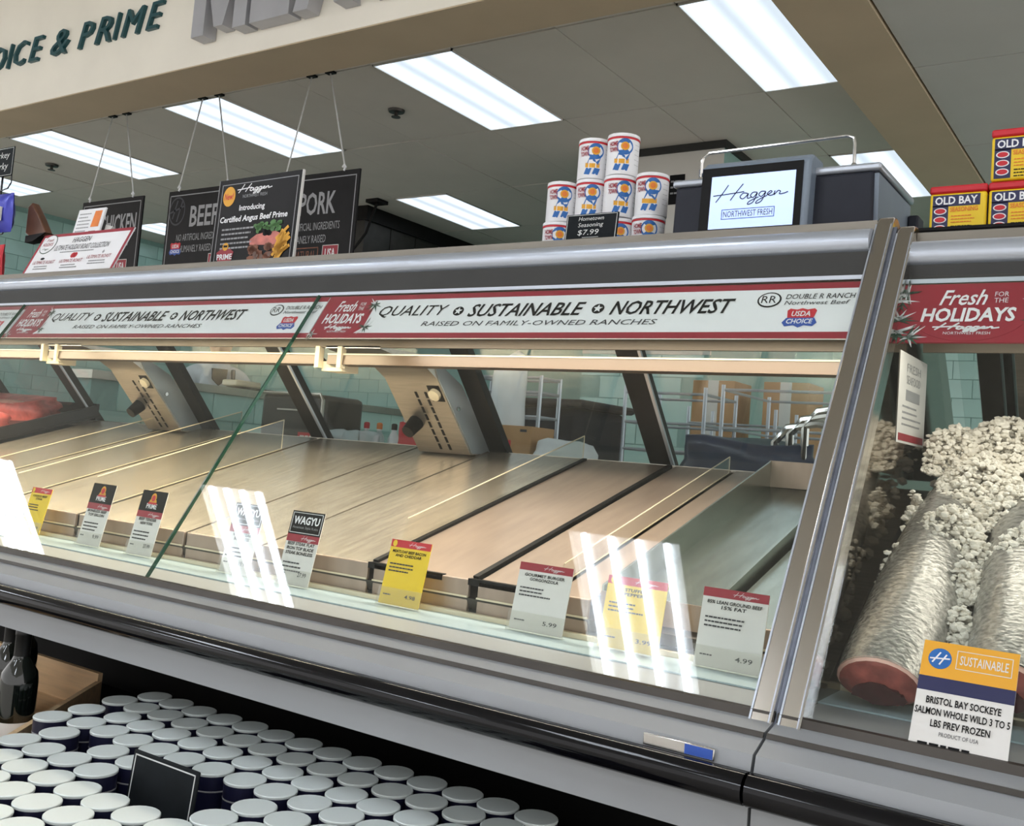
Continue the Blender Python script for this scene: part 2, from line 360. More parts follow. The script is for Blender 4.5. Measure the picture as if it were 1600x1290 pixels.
# walls of the cutting room: tiles are pieces
tile = {}
def tiles(wall, axis, c, a0, a1, z0, z1, sgn, tw=.3, th=.15):
    key = (axis, sgn)
    if key not in tile:
        b = MB()
        if axis == 'y': b.box(-tw/2+.003, tw/2-.003, -.008, 0, -th/2+.003, th/2-.003)
        else: b.box(0, .008, -tw/2+.003, tw/2-.003, -th/2+.003, th/2-.003)
        tile[key] = b.mesh('tile', 0); tile[key].materials.append(MINT)
    r = 0; z = z0+th/2
    while z+th/2 <= z1+.001:
        a = a0+tw/2+(tw/2 if r % 2 else 0)
        while a+tw/2 <= a1+.001:
            o = bpy.data.objects.new('tile', tile[key]); C.objects.link(o); o.parent = wall
            o.location = (a, c, z) if axis == 'y' else (c, a, z); a += tw
        z += th; r += 1
wb = struct(MB().box(XL-.2, 4, YB, YB+.1, FZ, 2.2).build('wall_back', GROUT)); tiles(wb, 'y', YB, -2.5, .5, -.3, 1.65, 1)
wb2 = struct(MB().box(-3.5, -2.56, 6.0, YB, FZ, CZ).build('wall_block', GROUT)); tiles(wb2, 'y', 6.0, -3.5, -2.56, -.6, .75, 1)
MB().box(-3.5, -2.56, 5.988, 6.0, .75, CZ-.05).build('upper_panel', WPANEL, wb2)
MB().box(-3.52, -2.54, 5.97, YB, CZ-.05, CZ).build('top_gap_shade', DARKSTRIP, wb2)  # dark strip painting the shaded gap above the panel
tiles(wb, 'y', YB, -9.9, -6.9, -.15, 1.05, 1)
wl = struct(MB().box(XL-.1, XL, 3.7, YB, FZ, 2.2).build('wall_left', GROUT)); tiles(wl, 'x', XL, 5.0, 8.6, -.0, 2.1, 1)
lw = struct(MB().box(-4.62, -4.5, 2.95, 6.2, FZ, .22).build('wall_low', GROUT)); tiles(lw, 'x', -4.5, 2.95, 6.2, -.68, .22, 1)
MB().box(-4.68, -4.47, 2.93, 6.22, .22, .262).build('steel_cap', STEEL, lw)
for (px, py, lb, zz) in [(-2.87, 6.0, 'small black notice on the white wall panel behind the scale', 1.75), (-2.66, 6.0, 'small blue notice on the white wall panel behind the scale', 1.8)]:
    t = thing('wall_notice', lb, 'notice', M_=frame((px-.06, py-.014, zz)))
    d = 'blue' in lb
    rect(t, 'sheet', 0, 0, .11 if not d else .17, .2 if not d else .17, RIBB if d else BLACK, 2)
    if d: flat(t, 'mark', [ell(.085, .085, .05, .03)], WHITE, 3)
    else: lines(t, .01, .15, .09, 3, .04, .012, LGREY, 3)
# dark steel hood row at the far back
t = thing('exhaust_hood', 'dark steel hood of square panels near the far ceiling', 'hood', (-6.7, 7.6, 1.35))
for k in range(5): MB().box(-6.6, -6.23, 6.62+.36*k, 6.62+.36*k+.35, 1.5, 2.02).build('hood_panel', DSTEEL, t)
MB().box(-6.62, -6.2, 6.6, 8.45, 2.02, CZ).build('top_rail', BLACKF, t)
MB().tube([(-6.15, 6.5, 1.5), (-6.12, 7.2, 1.44), (-6.12, 8.4, 1.42)], .05, 10).build('pipe', WPANEL, t)
t = thing('ceiling_rod', 'thin black arm hanging from the ceiling behind the pork sign', 'arm', (-6.0, 6.5, CZ))
MB().box(-6.07, -5.93, 6.43, 6.57, CZ-.03, CZ).build('mount', BLACKF, t); MB().tube([(-6, 6.5, CZ-.03), (-6.05, 6.45, 1.85), (-6.35, 6.3, 1.35)], .012, 6).build('rod', BLACKF, t)
for x, y, lb in [(-4.28, 4.74, 'small dark sprinkler beside the middle ceiling troffer'), (-8.07, 4.7, 'small dark sprinkler left of the chicken sign')]:
    t = thing('sprinkler', lb, 'sprinkler', (x, y, CZ-.03), 'ceiling sprinklers')
    MB().lathe([(.055, .03), (.05, .015), (.012, .012), (.012, -.01), (.03, -.014), (.03, -.018)], 14).build('head', DSTEEL, t, True)

# lettering on the fascia
t = thing('teal_lettering', 'dark teal raised words CHOICE & PRIME on the cream fascia', 'lettering', M_=frame((-6.93, 3.345, 2.215)))
xx = 0
for ch, wd in zip('CHOICE&PRIME', (.15, .16, .17, .05, .15, .14, .18, .14, .15, .05, .2, .14)):
    if ch == '&': xx += .07
    txt(t, ch, xx, 0, wd, .155, TEAL, 0, .28, 0, .022, 'letter'); xx += wd+.028
    if ch == '&': xx += .08
LET = {'M': [(0, 0), (0, 1), (.24, 1), (.5, .42), (.76, 1), (1, 1), (1, 0), (.77, 0), (.77, .58), (.58, .06), (.42, .06), (.23, .58), (.23, 0)],
       'E': [(0, 0), (0, 1), (1, 1), (1, .8), (.33, .8), (.33, .6), (.9, .6), (.9, .4), (.33, .4), (.33, .2), (1, .2), (1, 0)],
       'A': [(0, 0), (.36, 1), (.499, 1), (.499, .76), (.4, .4), (.6, .4), (.501, .76), (.501, 1), (.64, 1), (1, 0), (.74, 0), (.67, .2), (.33, .2), (.26, 0)],
       'T': [(.34, 0), (.34, .8), (0, .8), (0, 1), (1, 1), (1, .8), (.66, .8), (.66, 0)]}
t = thing('metal_lettering', 'large grey metal letters MEAT standing out from the cream fascia', 'lettering', M_=frame((-4.43, 3.343, 2.058)))
for ch, a, b in (('M', 0, .42), ('E', .45, .73), ('A', .76, 1.13), ('T', 1.14, 1.46)):
    MB().prismz([(a+u*(b-a), v*.52) for u, v in LET[ch]], .001, .085).build('letter', ALUL, t, True, smooth=0)

# ================================================================== MEAT CASE
GY, GZ = .530, .848           # direction up the sloping front glass
def gpt(s, off=0.):           # s metres up the glass from its lower edge, off metres inside it
    return (1.26+GY*s+GZ*off, -.2935+GZ*s-GY*off)
def make_case(name, label, X0, X1, dz, seams, posts):
    t = thing(name, label, 'display case', ((X0+X1)/2, 1.75, FZ))
    body = [(1.262, -.289), (1.252, -.287), (1.248, -.2975), (1.215, -.305), (1.213, -.3105), (1.18, -.3245), (1.175, -.343), (1.175, -.427), (1.36, -.47), (2.35, -.47), (2.35, -.30), (1.5, -.30), (1.47, -.289)]
    MB().prismx(body, X0, X1).build('body', GREY, t)
    MB().prismx([(1.2485, -.2875), (1.2555, -.2865), (1.252, -.2975), (1.2455, -.2985)], X0, X1).build('gasket', DSTEEL, t)  # dark strip includes the channel's shade under the glass edge
    MB().prismx([(1.36, -.2885), (1.46, -.2885), (1.46, -.2862), (1.36, -.2862)], X0, X1).build('inner_ledge', LEDGE, t)
    MB().prismx([(1.2135, -.3045), (1.2105, -.3105), (1.2145, -.3115), (1.2175, -.3050)], X0, X1).build('groove', DSTEEL, t)
    MB().box(X0, X1, 1.168, 1.176, -.378, -.343).build('bumper_track', BLACKF, t)
    MB().tube([(X0, 1.163, -.36), (X1, 1.163, -.36)], .019, 16).build('bumper', GLOSSB, t)
    MB().box(X0, X1, 1.46, 1.472, -.300, -.278).build('card_rail', AEDGE, t)
    MB().box(X0+.02, X1-.02, 1.72, 2.32, FZ, -.471).build('pedestal', VOID, t)
    B0, B1 = X0, X1
    if name.startswith('meat'): X1 = X1-.0315
    else: X0 = X0+.0295
    # top: rail, dark strip painting the shade of the gap below it, hood, top plate with steel lip
    MB().tube([(X0, 1.69, .402+dz), (X1, 1.69, .402+dz)], .0238, 24).build('top_rail', RAIL, t)
    MB().box(X0, X1, 1.667, 1.705, .343+dz*.4, .383+dz).build('gap_shade', DARKSTRIP, t)
    MB().box(X0, X1, 1.664, 1.673, .3365+dz*.4, .3435+dz*.4).build('trim_strip', RAIL, t)
    MB().box(X0, X1, 1.715, 1.728, .40+dz, .4465+dz).build('steel_lip', LIPM, t)
    MB().box(X0, X1, 1.728, 2.22, .43+dz, .4445+dz).build('top_plate', DSTEEL, t)
    s0 = .625+dz*.1
    MB().prismx([gpt(s0-.003, .016), gpt(s0+.122, .016), (1.72, .43+dz), (1.81, .43+dz), (1.81, .234), (1.80, .234), (1.80, .268), (1.626, .268), (1.612, .24)], X0, X1).build('hood', HOOD, t)
    X0, X1 = B0, B1
    # sloping glass with green cut edges at the joints
    ed = [X0]+seams+[X1]
    for a, b in zip(ed, ed[1:]):
        p, q = gpt(0), gpt(.742); p2, q2 = gpt(0, .006), gpt(.742, .006)
        MB().prismx([p, q, q2, p2], a+.0015, b-.0015).build('glass_pane', GLASS, t, smooth=0)
    for a in seams:
        p, q = gpt(.002, -.0006), gpt(.742, -.0006); p2, q2 = gpt(.002, .0066), gpt(.742, .0066)
        tag(MB().prismx([p, q, q2, p2], a-.0018, a+.0018).build('glass_edge', GEDGE, t, smooth=0), 'green cut edge of the glass')
    for a, b, hi in posts:
        path = [gpt(-.068, -.012), gpt(.842+hi, -.012), gpt(.862+hi, -.006), gpt(.874+hi, .008), gpt(.876+hi, .03), gpt(.85+hi, .085)]
        nrm = [(.0, .0)]
        outer = path; inner = [gpt(-.068, .022), gpt(.80+hi, .022), gpt(.82+hi, .03), gpt(.81+hi, .06)]
        MB().prismx(outer+inner[::-1], a, b).build('end_post', POST, t, bevel=.004)
        for e in (a+.0005, b-.003): MB().prismx([gpt(-.064, -.0128), gpt(.84+hi, -.0128), gpt(.84+hi, -.0118), gpt(-.064, -.0118)], e, e+.0025).build('bright_edge', RAIL, t)  # brighter strips added to show the glint of the post bevels
        MB().prismx([gpt(-.066, -.0135), gpt(.842+hi, -.0135), gpt(.842+hi, .02), gpt(-.066, .02)], b-.001, b+.0018).build('post_edge', CHROME, t)
        if name.startswith('meat'): MB().prismx([gpt(-.066, -.006), gpt(.85, -.006), gpt(.85, .02), gpt(-.066, .02)], b+.002, b+.0066).build('gap_glint', GLINT, t)  # blue-grey strip added in the gap for its highlight line
    return t
case = make_case('meat_display_case', 'long grey service meat case with sloping glass front and sloped steel trays', -5.3, -.418, 0, [-4.12, -2.9, -1.679], [(-.449, -.421, .012)])
fcase = make_case('fish_display_case', 'second service case at right holding fish on ice', -.414, 1.25, -.026, [.42], [(-.412, -.385, -.012)])
# inside the meat case
DS = .296
def dz_(y): return -.2235+DS*(y-1.48)
MB().slab(1.475, dz_(1.475)-.03, 2.34, dz_(2.34)-.03, -5.28, -.45, .02).build('deck', DSTEEL, case)
MB().prismx([(1.30, -.47), gpt(.01, .02), gpt(.73, .02), (1.93, .43), (2.33, 0), (2.33, -.47)], -.447, -.430).build('end_panel', RGLASS, case, smooth=0)
BASE, TOPP = (2.31, .012), (1.93, .44)
for xm in (-4.66, -3.47, -2.27, -1.09):
    b = MB().prismx([(BASE[0]-.02, BASE[1]), (BASE[0]+.02, BASE[1]), (TOPP[0]+.02, TOPP[1]), (TOPP[0]-.02, TOPP[1])], xm-.03, xm+.03); b.build('door_stile', BLACKF, case)
    MB().prismx([(BASE[0]-.026, BASE[1]), (BASE[0]-.018, BASE[1]), (TOPP[0]-.018, TOPP[1]), (TOPP[0]-.026, TOPP[1])], xm+.03, xm+.038).build('stile_trim', RAIL, case)
for a, b in ((-5.28, -4.69), (-4.63, -3.5), (-3.44, -2.3), (-2.24, -1.12), (-1.06, -.45)):
    MB().prismx([(BASE[0], BASE[1]), (BASE[0]+.005, BASE[1]), (TOPP[0]+.005, TOPP[1]), (TOPP[0], TOPP[1])], a, b).build('rear_door_glass', RGLASS, case, smooth=0)
MB().box(-5.28, -.45, 2.29, 2.345, -.02, .012).build('rear_sill', STEEL, case)
# support brackets
for k, xb in enumerate((-4.2, -2.995, -1.787)):
    wd = .178
    prof = [(2.20, -.004), (2.03, .182), (1.98, .208), (1.885, .219), (1.80, .232), (1.80, .238), (2.0, .238), (2.13, .18), (2.30, 0)]
    br = MB().prismx(prof, xb, xb+wd).build('support_bracket', STEEL, case)
    tag(br, 'warm lit steel bracket with two rows of slots')
    MB().prismx([(2.205, .0), (2.03, .185), (2.0, .235), (2.13, .178), (2.30, .004)], xb+wd, xb+wd+.004).build('bracket_side', SIDEP, br)
    sl = MB()
    for c in (.085, .118):
        for i in range(8):
            f0 = .06+.1*i; f1 = f0+.075
            y0, z0, y1, z1 = 2.20-.17*f0, -.004+.186*f0, 2.20-.17*f1, -.004+.186*f1
            sl.slab(y0-.001, z0-.001, y1-.001, z1-.001, xb+c-.0035, xb+c+.0035, .002)
    sl.build('slot_rows', BLACK, br)
    ky, kz = 2.20-.17*.42, -.004+.186*.42
    MB().cyl((xb+.04, ky, kz), (xb+.04, ky-.034, kz-.03), .022, .018, 14).build('knob', RUBBER, br)
    oy, oz = 2.20-.17*.72, -.004+.186*.72
    MB().slab(oy-.001, oz-.001, oy-.035, oz+.037, xb+.132, xb+.172, .002).build('socket', BLACK, br)
    MB().cyl((xb+.152, oy-.016, oz+.02), (xb+.152, oy-.026, oz+.011), .017, n=14).build('socket_ring', AEDGE, br)
    MB().cyl((xb+wd+.004, 2.12, .115), (xb+wd+.009, 2.12, .115), .006, n=8).build('screw', CHROME, br)
    MB().prismx([(2.29, .0), (2.32, .0), (1.95, .43), (1.92, .43)], xb+wd+.004, xb+wd+.062).build('rear_stile', BLACKF, br)
    for dx in (-.03, .045): MB().box(xb+dx, xb+dx+.014, 1.795, 1.812, .183, .236).build('bar_clip', AEDGE, br)
    MB().box(xb-.02, xb+.05, 1.812, 1.87, .176, .2).build('bar_end_block', AEDGE, br)
for a, b in ((-5.28, -4.24), (-4.2, -3.03), (-2.99, -1.82), (-1.78, -.45)):
    lb = MB().prismx([(1.80, .192), (1.835, .190), (1.84, .206), (1.82, .2155), (1.803, .2155)], a, b).build('light_bar', CREAMBAR, case)
    MB().box(a, b, 1.801, 1.806, .2155, .219).build('bar_rim', AEDGE, lb)
def case_lamp(x0, x1, col, power, parent, tilt=-4):
    ld = bpy.data.lights.new('case_lamp', 'AREA'); ld.shape = 'RECTANGLE'; ld.size = x1-x0; ld.size_y = .05; ld.energy = power; ld.color = col
    lo = bpy.data.objects.new('case_lamp', ld); C.objects.link(lo); lo.location = ((x0+x1)/2, 1.672, .262); lo.rotation_euler = (math.radians(tilt), 0, 0)
    lo.parent = parent; lo.matrix_parent_inverse = wmat(parent).inverted()
    MB().box(x0, x1, 1.64, 1.705, .2635, .2665).build('lamp_housing', WPANEL, parent)
WARM = (1, .86, .62)
case_lamp(-5.2, -4.25, WARM, CASE_LAMP, case); case_lamp(-4.2, -2.95, WARM, CASE_LAMP, case); case_lamp(-2.9, -1.7, WARM, CASE_LAMP, case); case_lamp(-1.6, -.5, (1, .88, .74), CASE_LAMP*.9, case)
case_lamp(-.37, .8, (1, .93, .82), CASE_LAMP*.2, fcase, 4)
# badge on the base
bd = MB().box(-.556, -.462, 1.1715, 1.1745, -.341, -.3265).build('maker_badge', CHROME, case, bevel=.001)
MB().box(-.50, -.464, 1.1708, 1.1716, -.3395, -.328).build('blue_field', BLUE, bd)

# trays
def tray(label, x0, x1, m, wall=0., front=True, y1=2.27, group='sloped steel trays'):
    t = thing('steel_tray', label, 'tray', ((x0+x1)/2, 1.9, dz_(1.9)), group)
    MB().slab(1.482, dz_(1.482), y1, dz_(y1), x0, x1, .004).build('pan', m, t)
    if front:
        MB().box(x0, x1, 1.476, 1.484, -.283, -.2225).build('front_flange', TRAYB, t, bevel=.002)
        MB().box(x0, x1, 1.4735, 1.477, -.2545, -.2515).build('flange_rim', AEDGE, t)
    if wall:
        for a in (x0, x1-.004): MB().prismx([(1.484, dz_(1.484)), (y1, dz_(y1)), (y1, dz_(y1)+wall), (1.484, dz_(1.484)+wall)], a, a+.004).build('side_wall', m, t)
    return t
tray('plain steel tray between black meat tray and first clear divider', -3.40, -2.94, TRAY)
tray('steel tray behind the small yellow price card at left', -2.925, -2.60, TRAY)
tray('steel tray behind the two black topped cards, left of the glass joint', -2.59, -2.255, TRAY)
tray('steel tray behind the glass joint, right of the tall acrylic divider', -2.24, -1.845, TRAY)
tray('wide streaky steel tray in the middle behind the first pale card', -1.835, -1.60, TRAY)
tray('wide streaky steel tray in front of the slotted bracket', -1.592, -1.30, TRAY)
tray('brown-shaded flat tray just right of the tall clear divider', -1.285, -1.06, TRAYB)
tray('brown-shaded flat tray edged by black gasket at its left', -1.04, -.90, TRAYB)
tray('narrow brown-shaded tray left of the deep pan', -.885, -.815, TRAYB)
tray('plain tray against the steel end post', -.595, -.452, TRAYD)
t = thing('deep_pan', 'deep rectangular steel pan with raised rim beside the end post', 'pan', (-.71, 1.85, -.2))
x0, x1 = -.805, -.605
MB().slab(1.50, dz_(1.5)-.03, 2.27, dz_(2.27)-.03, x0, x1, .004).build('pan_floor', TRAYD, t)
for a in (x0, x1-.004): MB().prismx([(1.50, dz_(1.5)-.03), (2.27, dz_(2.27)-.03), (2.27, dz_(2.27)+.03), (1.50, dz_(1.5)+.02)], a, a+.004).build('side_wall', TRAYD, t)
MB().box(x0, x1, 2.266, 2.27, dz_(2.27)-.03, dz_(2.27)+.03).build('back_wall', TRAYB, t); MB().box(x0, x1, 1.498, 1.502, dz_(1.5)-.05, dz_(1.5)+.01).build('front_wall', TRAYB, t)
for a, lb in ((-1.052, 'black rubber gasket strip between the two brown-shaded trays'), (-1.29, 'black gasket strip at the foot of the tall clear divider')):
    t = thing('gasket_strip', lb, 'gasket', (a, 1.5, dz_(1.5)), 'black tray gaskets')
    MB().slab(1.485, dz_(1.485)+.006, 2.26, dz_(2.26)+.005, a-.006, a+.006, .008).build('strip', RUBBER, t)
    MB().box(a-.01, a+.17, 1.476, 1.488, -.232, -.2205).build('front_strip', RUBBER, t)
def divider(label, x, h, y0, y1, edge=.0014):
    t = thing('acrylic_divider', label, 'divider', (x, (y0+y1)/2, dz_((y0+y1)/2)), 'clear tray dividers')
    MB().prismx([(y0, dz_(y0)+.001), (y1, dz_(y1)+.001), (y1-.0, dz_(y1)+h), (y0+.02, dz_(y0+.02)+h*.9)], x-.0018, x+.0018).build('sheet', ACRY, t, smooth=0)
    MB().tube([(x, y0+.02, dz_(y0+.02)+h*.9), (x, y1, dz_(y1)+h), (x, y1, dz_(y1)+.002)], edge, 6).build('bright_edge', AEDGE, t)
    MB().tube([(x, y0, dz_(y0)+.003), (x, y1, dz_(y1)+.003)], edge, 6).build('foot_edge', AEDGE, t)
divider('low clear divider nearest the black meat tray', -2.93, .055, 1.5, 2.24)
divider('clear divider behind the first two small cards', -2.597, .07, 1.5, 2.26)
divider('clear divider crossing behind the green glass joint', -2.248, .09, 1.5, 2.12)
divider('clear divider in the middle beside the slotted bracket, over a black gasket', -1.296, .062, 1.56, 2.26)
divider('thin divider with bright top edge left of the deep pan', -.892, .04, 1.5, 2.24)
# meat on a black tray
t = thing('black_meat_tray', 'black plastic tray of raw meat at far left of the case', 'tray', (-3.9, 2.0, dz_(2.0)))
MB().slab(1.60, dz_(1.6)+.02, 2.28, dz_(2.28)+.02, -4.5, -3.42, .012).build('base', BLKTRAY, t)
for a in (-4.5, -3.43): MB().slab(1.60, dz_(1.6)+.055, 2.28, dz_(2.28)+.055, a-.005, a+.012, .04).build('rim', BLKTRAY, t, bevel=.004)
MB().box(-4.5, -3.42, 2.275, 2.287, dz_(2.28)+.0, dz_(2.28)+.06).build('back_rim', BLKTRAY, t)
def lump(name, label, c, sx, sy, sz, m, seed, rot=0):
    bm = bmesh.new(); bmesh.ops.create_cube(bm, size=1); bmesh.ops.subdivide_edges(bm, edges=bm.edges, cuts=5, use_grid_fill=True)
    r = random.Random(seed); ph = [r.uniform(0, 6) for _ in range(6)]
    for v in bm.verts:
        p = v.co; q = p.normalized()*.62; p = p*.6+q*.4
        k = 1+.09*math.sin(7*p.x+ph[0])*math.cos(6*p.y+ph[1])+.05*math.sin(13*p.z+ph[2]+5*p.x)
        v.co = Vector((p.x*sx*k, p.y*sy*k, p.z*sz*k))
    me = bpy.data.meshes.new(name); bm.to_mesh(me); bm.free(); me.polygons.foreach_set('use_smooth', [True]*len(me.polygons))
    o = link(name, me, m); o.location = c; o.rotation_euler = (math.atan(DS), 0, rot)
    return o
for i, (c, s, lb) in enumerate([((-3.62, 1.82, dz_(1.82)+.052), (.27, .36, .085), 'near piece of raw red beef on the black tray'), ((-3.78, 2.17, dz_(2.17)+.052), (.36, .14, .09), 'long strip of raw beef at the back of the black tray'), ((-4.05, 1.84, dz_(1.84)+.05), (.36, .34, .08), 'piece of raw beef cut off by the left edge of the view')]):
    o = lump('raw_beef', lb, c, s[0], s[1], s[2], MEATM, i, .15*i); tag(o, lb, 'meat', 'raw beef pieces')
    f = lump('fat_edge', None, (0, -s[1]*.36, .004), s[0]*.8, s[1]*.18, s[2]*.9, FATM, i+9); f.parent = o; f.rotation_euler = (0, 0, 0)

# header strips behind the glass
def fresh(p, x, y, wd, ht, k=3):
    txt(p, 'Fresh', x+wd*.22, y+ht*.62, wd*.42, ht*.3, WHITE, k, .35, .012); txt(p, 'FOR', x+wd*.7, y+ht*.78, wd*.12, ht*.09, WHITE, k); txt(p, 'THE', x+wd*.7, y+ht*.66, wd*.12, ht*.09, WHITE, k)
    txt(p, 'HOLIDAYS', x+wd*.08, y+ht*.3, wd*.82, ht*.27, WHITE, k, .1, .03); logo(p, x+wd*.2, y+ht*.06, wd*.58, ht*.22, WHITE, k, WHITE, .12)
def pine(p, cx, cy, r, k, seed):
    rr = random.Random(seed); g = []; wq = []
    for i in range(16):
        a = rr.uniform(0, 6.28); l = r*rr.uniform(.4, 1.0); d = (math.cos(a), math.sin(a)); n_ = (-d[1]*r*.09, d[0]*r*.09)
        q = [(cx+n_[0], cy+n_[1]), (cx-n_[0], cy-n_[1]), (cx+d[0]*l, cy+d[1]*l)]
        (g if i % 3 else wq).append(q)
    flat(p, 'pine_sprig', g, DGREEN, k); flat(p, 'frosted_sprig', wq, WHITE, k)
SH = .122
def shield(p, cx, cy, s, k):
    flat(p, 'shield_top', [[(cx-s*.85, cy+s*.55), (cx-s*.7, cy+s*.7), (cx-s*.3, cy+s*.62), (cx, cy+s*.72), (cx+s*.3, cy+s*.62), (cx+s*.7, cy+s*.7), (cx+s*.85, cy+s*.55), (cx+s*.75, cy), (cx-s*.75, cy)]], RED2, k)
    flat(p, 'shield_base', [[(cx-s*.8, cy), (cx+s*.8, cy), (cx+s*1.0, cy-s*.35), (cx+s*.8, cy-s*.62), (cx+s*.3, cy-s*.55), (cx, cy-s*.72), (cx-s*.3, cy-s*.55), (cx-s*.8, cy-s*.62), (cx-s*1.0, cy-s*.35)]], BLUE, k)
    txt(p, 'USDA', cx-s*.55, cy+s*.1, s*1.1, s*.4, WHITE, k+1, .1, .02); txt(p, 'CHOICE', cx-s*.75, cy-s*.45, s*1.5, s*.36, WHITE, k+1, .1, .02)
def header(label, X0, X1):
    p = gpt(.622, .0105)
    t = thing('header_sign', label, 'sign', M_=frame((X0, p[0], p[1]), lean=math.atan2(GY, GZ)), group='header signs along the case')
    W = X1-X0
    MB().box(0, W, 0, SH, -.003, 0).build('strip', WHITE, t, True)
    rect(t, 'top_band', 0, SH-.013, W, SH, RED, 1); rect(t, 'bottom_band', 0, 0, W, .014, RED, 1)
    flat(t, 'red_panel', [[(0, 0), (.115, 0), (.15, .03), (.15, .1), (.135, SH), (0, SH)]], RED, 2)
    fresh(t, .008, .008, .14, .108, 3); pine(t, .155, .03, .028, 3, 1); pine(t, .15, .095, .03, 3, 2); pine(t, .008, .01, .02, 3, 3)
    xx = .175
    for s, wd in (('QUALITY', .185), ('*', 0), ('SUSTAINABLE', .27), ('*', 0), ('NORTHWEST', .24)):
        if s == '*':
            flat(t, 'bullet', [ell(xx+.012, .072, .013, .012)], BLACK, 2); flat(t, 'star', [[(xx+.012+.01*(1 if i % 2 == 0 else .42)*math.sin(i*math.pi/5), .072+.01*(1 if i % 2 == 0 else .42)*math.cos(i*math.pi/5)) for i in range(10)]], WHITE, 3); xx += .04
        else:
            txt(t, s, xx, .056, wd, .034, BLACK, 2, .25, .016); xx += wd+.018
    txt(t, 'RAISED ON FAMILY-OWNED RANCHES', .31, .032, .54, .0125, DGREY, 2, .2)
    flat(t, 'ring', [ell(W-.15, .085, .021, .017)], BLACK, 2); flat(t, 'ring_inner', [ell(W-.15, .085, .018, .0142)], WHITE, 3); txt(t, 'RR', W-.163, .077, .026, .016, BLACK, 4)
    txt(t, 'DOUBLE R RANCH', W-.122, .086, .115, .011, BLACK, 2, .15); txt(t, 'Northwest Beef', W-.122, .073, .108, .009, DGREY, 2, .2)
    shield(t, W-.088, .044, .029, 2)
    return t
header('white header sign with red bands, left one, ending at the green glass joint', -2.89, -1.652)
header('white header sign with red bands, right one, between glass joint and end post', -1.648, -.452)
header('white header sign with red bands cut off by the left edge', -4.13, -2.894)
p_ = gpt(.615, .0105)
t = thing('holiday_sign', 'red holiday header sign with pine sprigs above the fish', 'sign', M_=frame((-.384, p_[0], p_[1]), lean=math.atan2(GY, GZ)))
MB().box(0, 1.2, 0, .118, -.003, 0).build('strip', RED, t, True)
for cx in (.1, .7):
    flat(t, 'oval', [ell(cx, .059, .083, .057, 28)], RED2 if 0 else RED, 1); fresh(t, cx-.08, .008, .16, .104, 3)
    for i, (a, b) in enumerate([(-.105, .085), (-.1, .045), (.095, .08), (.098, .04), (.12, .09), (.12, .03), (-.095, .1), (-.098, .02), (.1, .1), (.102, .02), (.11, .06), (-.08, .01)]): pine(t, cx+a, b, .032, 2, 10+i)

# price cards along the front
def card(label, x, kind, y=1.432, wd=.088, ht=.146, lean=.22, title=None, price='5.99', z=-.284):
    t = thing('price_card', label, 'price card', M_=frame((x, y, z), lean=lean), group='price cards along the front glass')
    body = {'yellow': YEL, 'prime': PAPER, 'wagyu': PAPER, 'white': PAPER}[kind]
    MB().box(-wd/2, wd/2, 0, ht, -.0016, 0).build('sheet', body, t, True)
    h = MB(); h.box(-wd/2-.004, wd/2+.004, -.004, .03, .0022, .0034).box(-wd/2-.004, wd/2+.004, -.006, 0, -.004, .0034); h.build('clear_holder', ACRY, t, True, smooth=0)
    if kind in ('prime', 'wagyu'):
        rect(t, 'black_top', -wd/2, ht*.68, wd/2, ht, BLACK, 1); rect(t, 'red_band', -wd/2, ht*.58, wd/2, ht*.68, RED, 1)
        logo(t, -.004, ht*.59, .04, ht*.075, WHITE, 2)
        if kind == 'wagyu':
            outline(t, 'white_line', -wd/2+.003, ht*.70, wd/2-.003, ht-.003, .001, WHITE, 2)
            txt(t, 'WAGYU', -wd*.40, ht*.82, wd*.8, ht*.11, WHITE, 2, .05, .03); txt(t, 'American Style Kobe', -wd*.4, ht*.75, wd*.8, ht*.045, LGREY, 2)
        else:
            flat(t, 'emblem', [ell(0, ht*.89, .009, .011), [(-.014, ht*.8), (.014, ht*.8), (.011, ht*.86), (-.011, ht*.86)]], GOLD, 2); flat(t, 'emblem_field', [ell(0, ht*.885, .006, .007), [(-.016, ht*.79), (.016, ht*.79), (.014, ht*.82), (-.014, ht*.82)]], RED2, 3)
            txt(t, 'PRIME', -.018, ht*.72, .036, ht*.08, WHITE, 2, 0, .02)
        top = ht*.53
    else:
        rect(t, 'red_band', -wd/2, ht*.885, wd/2, ht, RED2 if kind == 'yellow' else RED, 1); logo(t, -.004, ht*.9, .04, ht*.08, WHITE, 2)
        if kind == 'yellow': flat(t, 'seal', [ell(-wd*.4, ht*.94, .005, .006)], YEL, 2)
        top = ht*.8
    ti = title or ('BONELESS', 'RIB EYE STEAK')
    for i, s in enumerate(ti): txt(t, s, -min(wd*.42, .0028*len(s)), top-i*ht*.062, min(wd*.84, .0056*len(s)), ht*.045, BLACK, 2, .05, .02)
    lines(t, -wd*.42, top-len(ti)*ht*.062-ht*.06, wd*.62, 3, ht*.055, ht*.02, DGREY, 2)
    txt(t, price, wd*.12, ht*.12, wd*.26, ht*.06, BLACK, 2, 0, .01); lines(t, -wd*.42, ht*.14, wd*.2, 1, .01, ht*.018, DGREY, 2)
    return t
card('small yellow price card at far left of the glass', -2.375, 'yellow', wd=.085, title=('CHOICE BEEF', 'STEAK'), ht=.115)
card('pale price card with black top, second from the left', -2.13, 'prime', title=('BONELESS BEEF', 'TOP SIRLOIN'), price='9.99')
card('pale price card with black top just left of the green glass joint', -1.94, 'prime', title=('BEEF TENDER', 'NEW YORK'), price='27.99')
card('wagyu price card washed out by the lamp reflection', -1.625, 'wagyu', title=('BEEF STEAK', 'BONELESS'), price='19.99')
card('clear wagyu price card with black top in the middle', -1.455, 'wagyu', title=('BEEF STEAK FLAT', 'IRON TOP BLADE', 'STEAK BONELESS'), price='27.99')
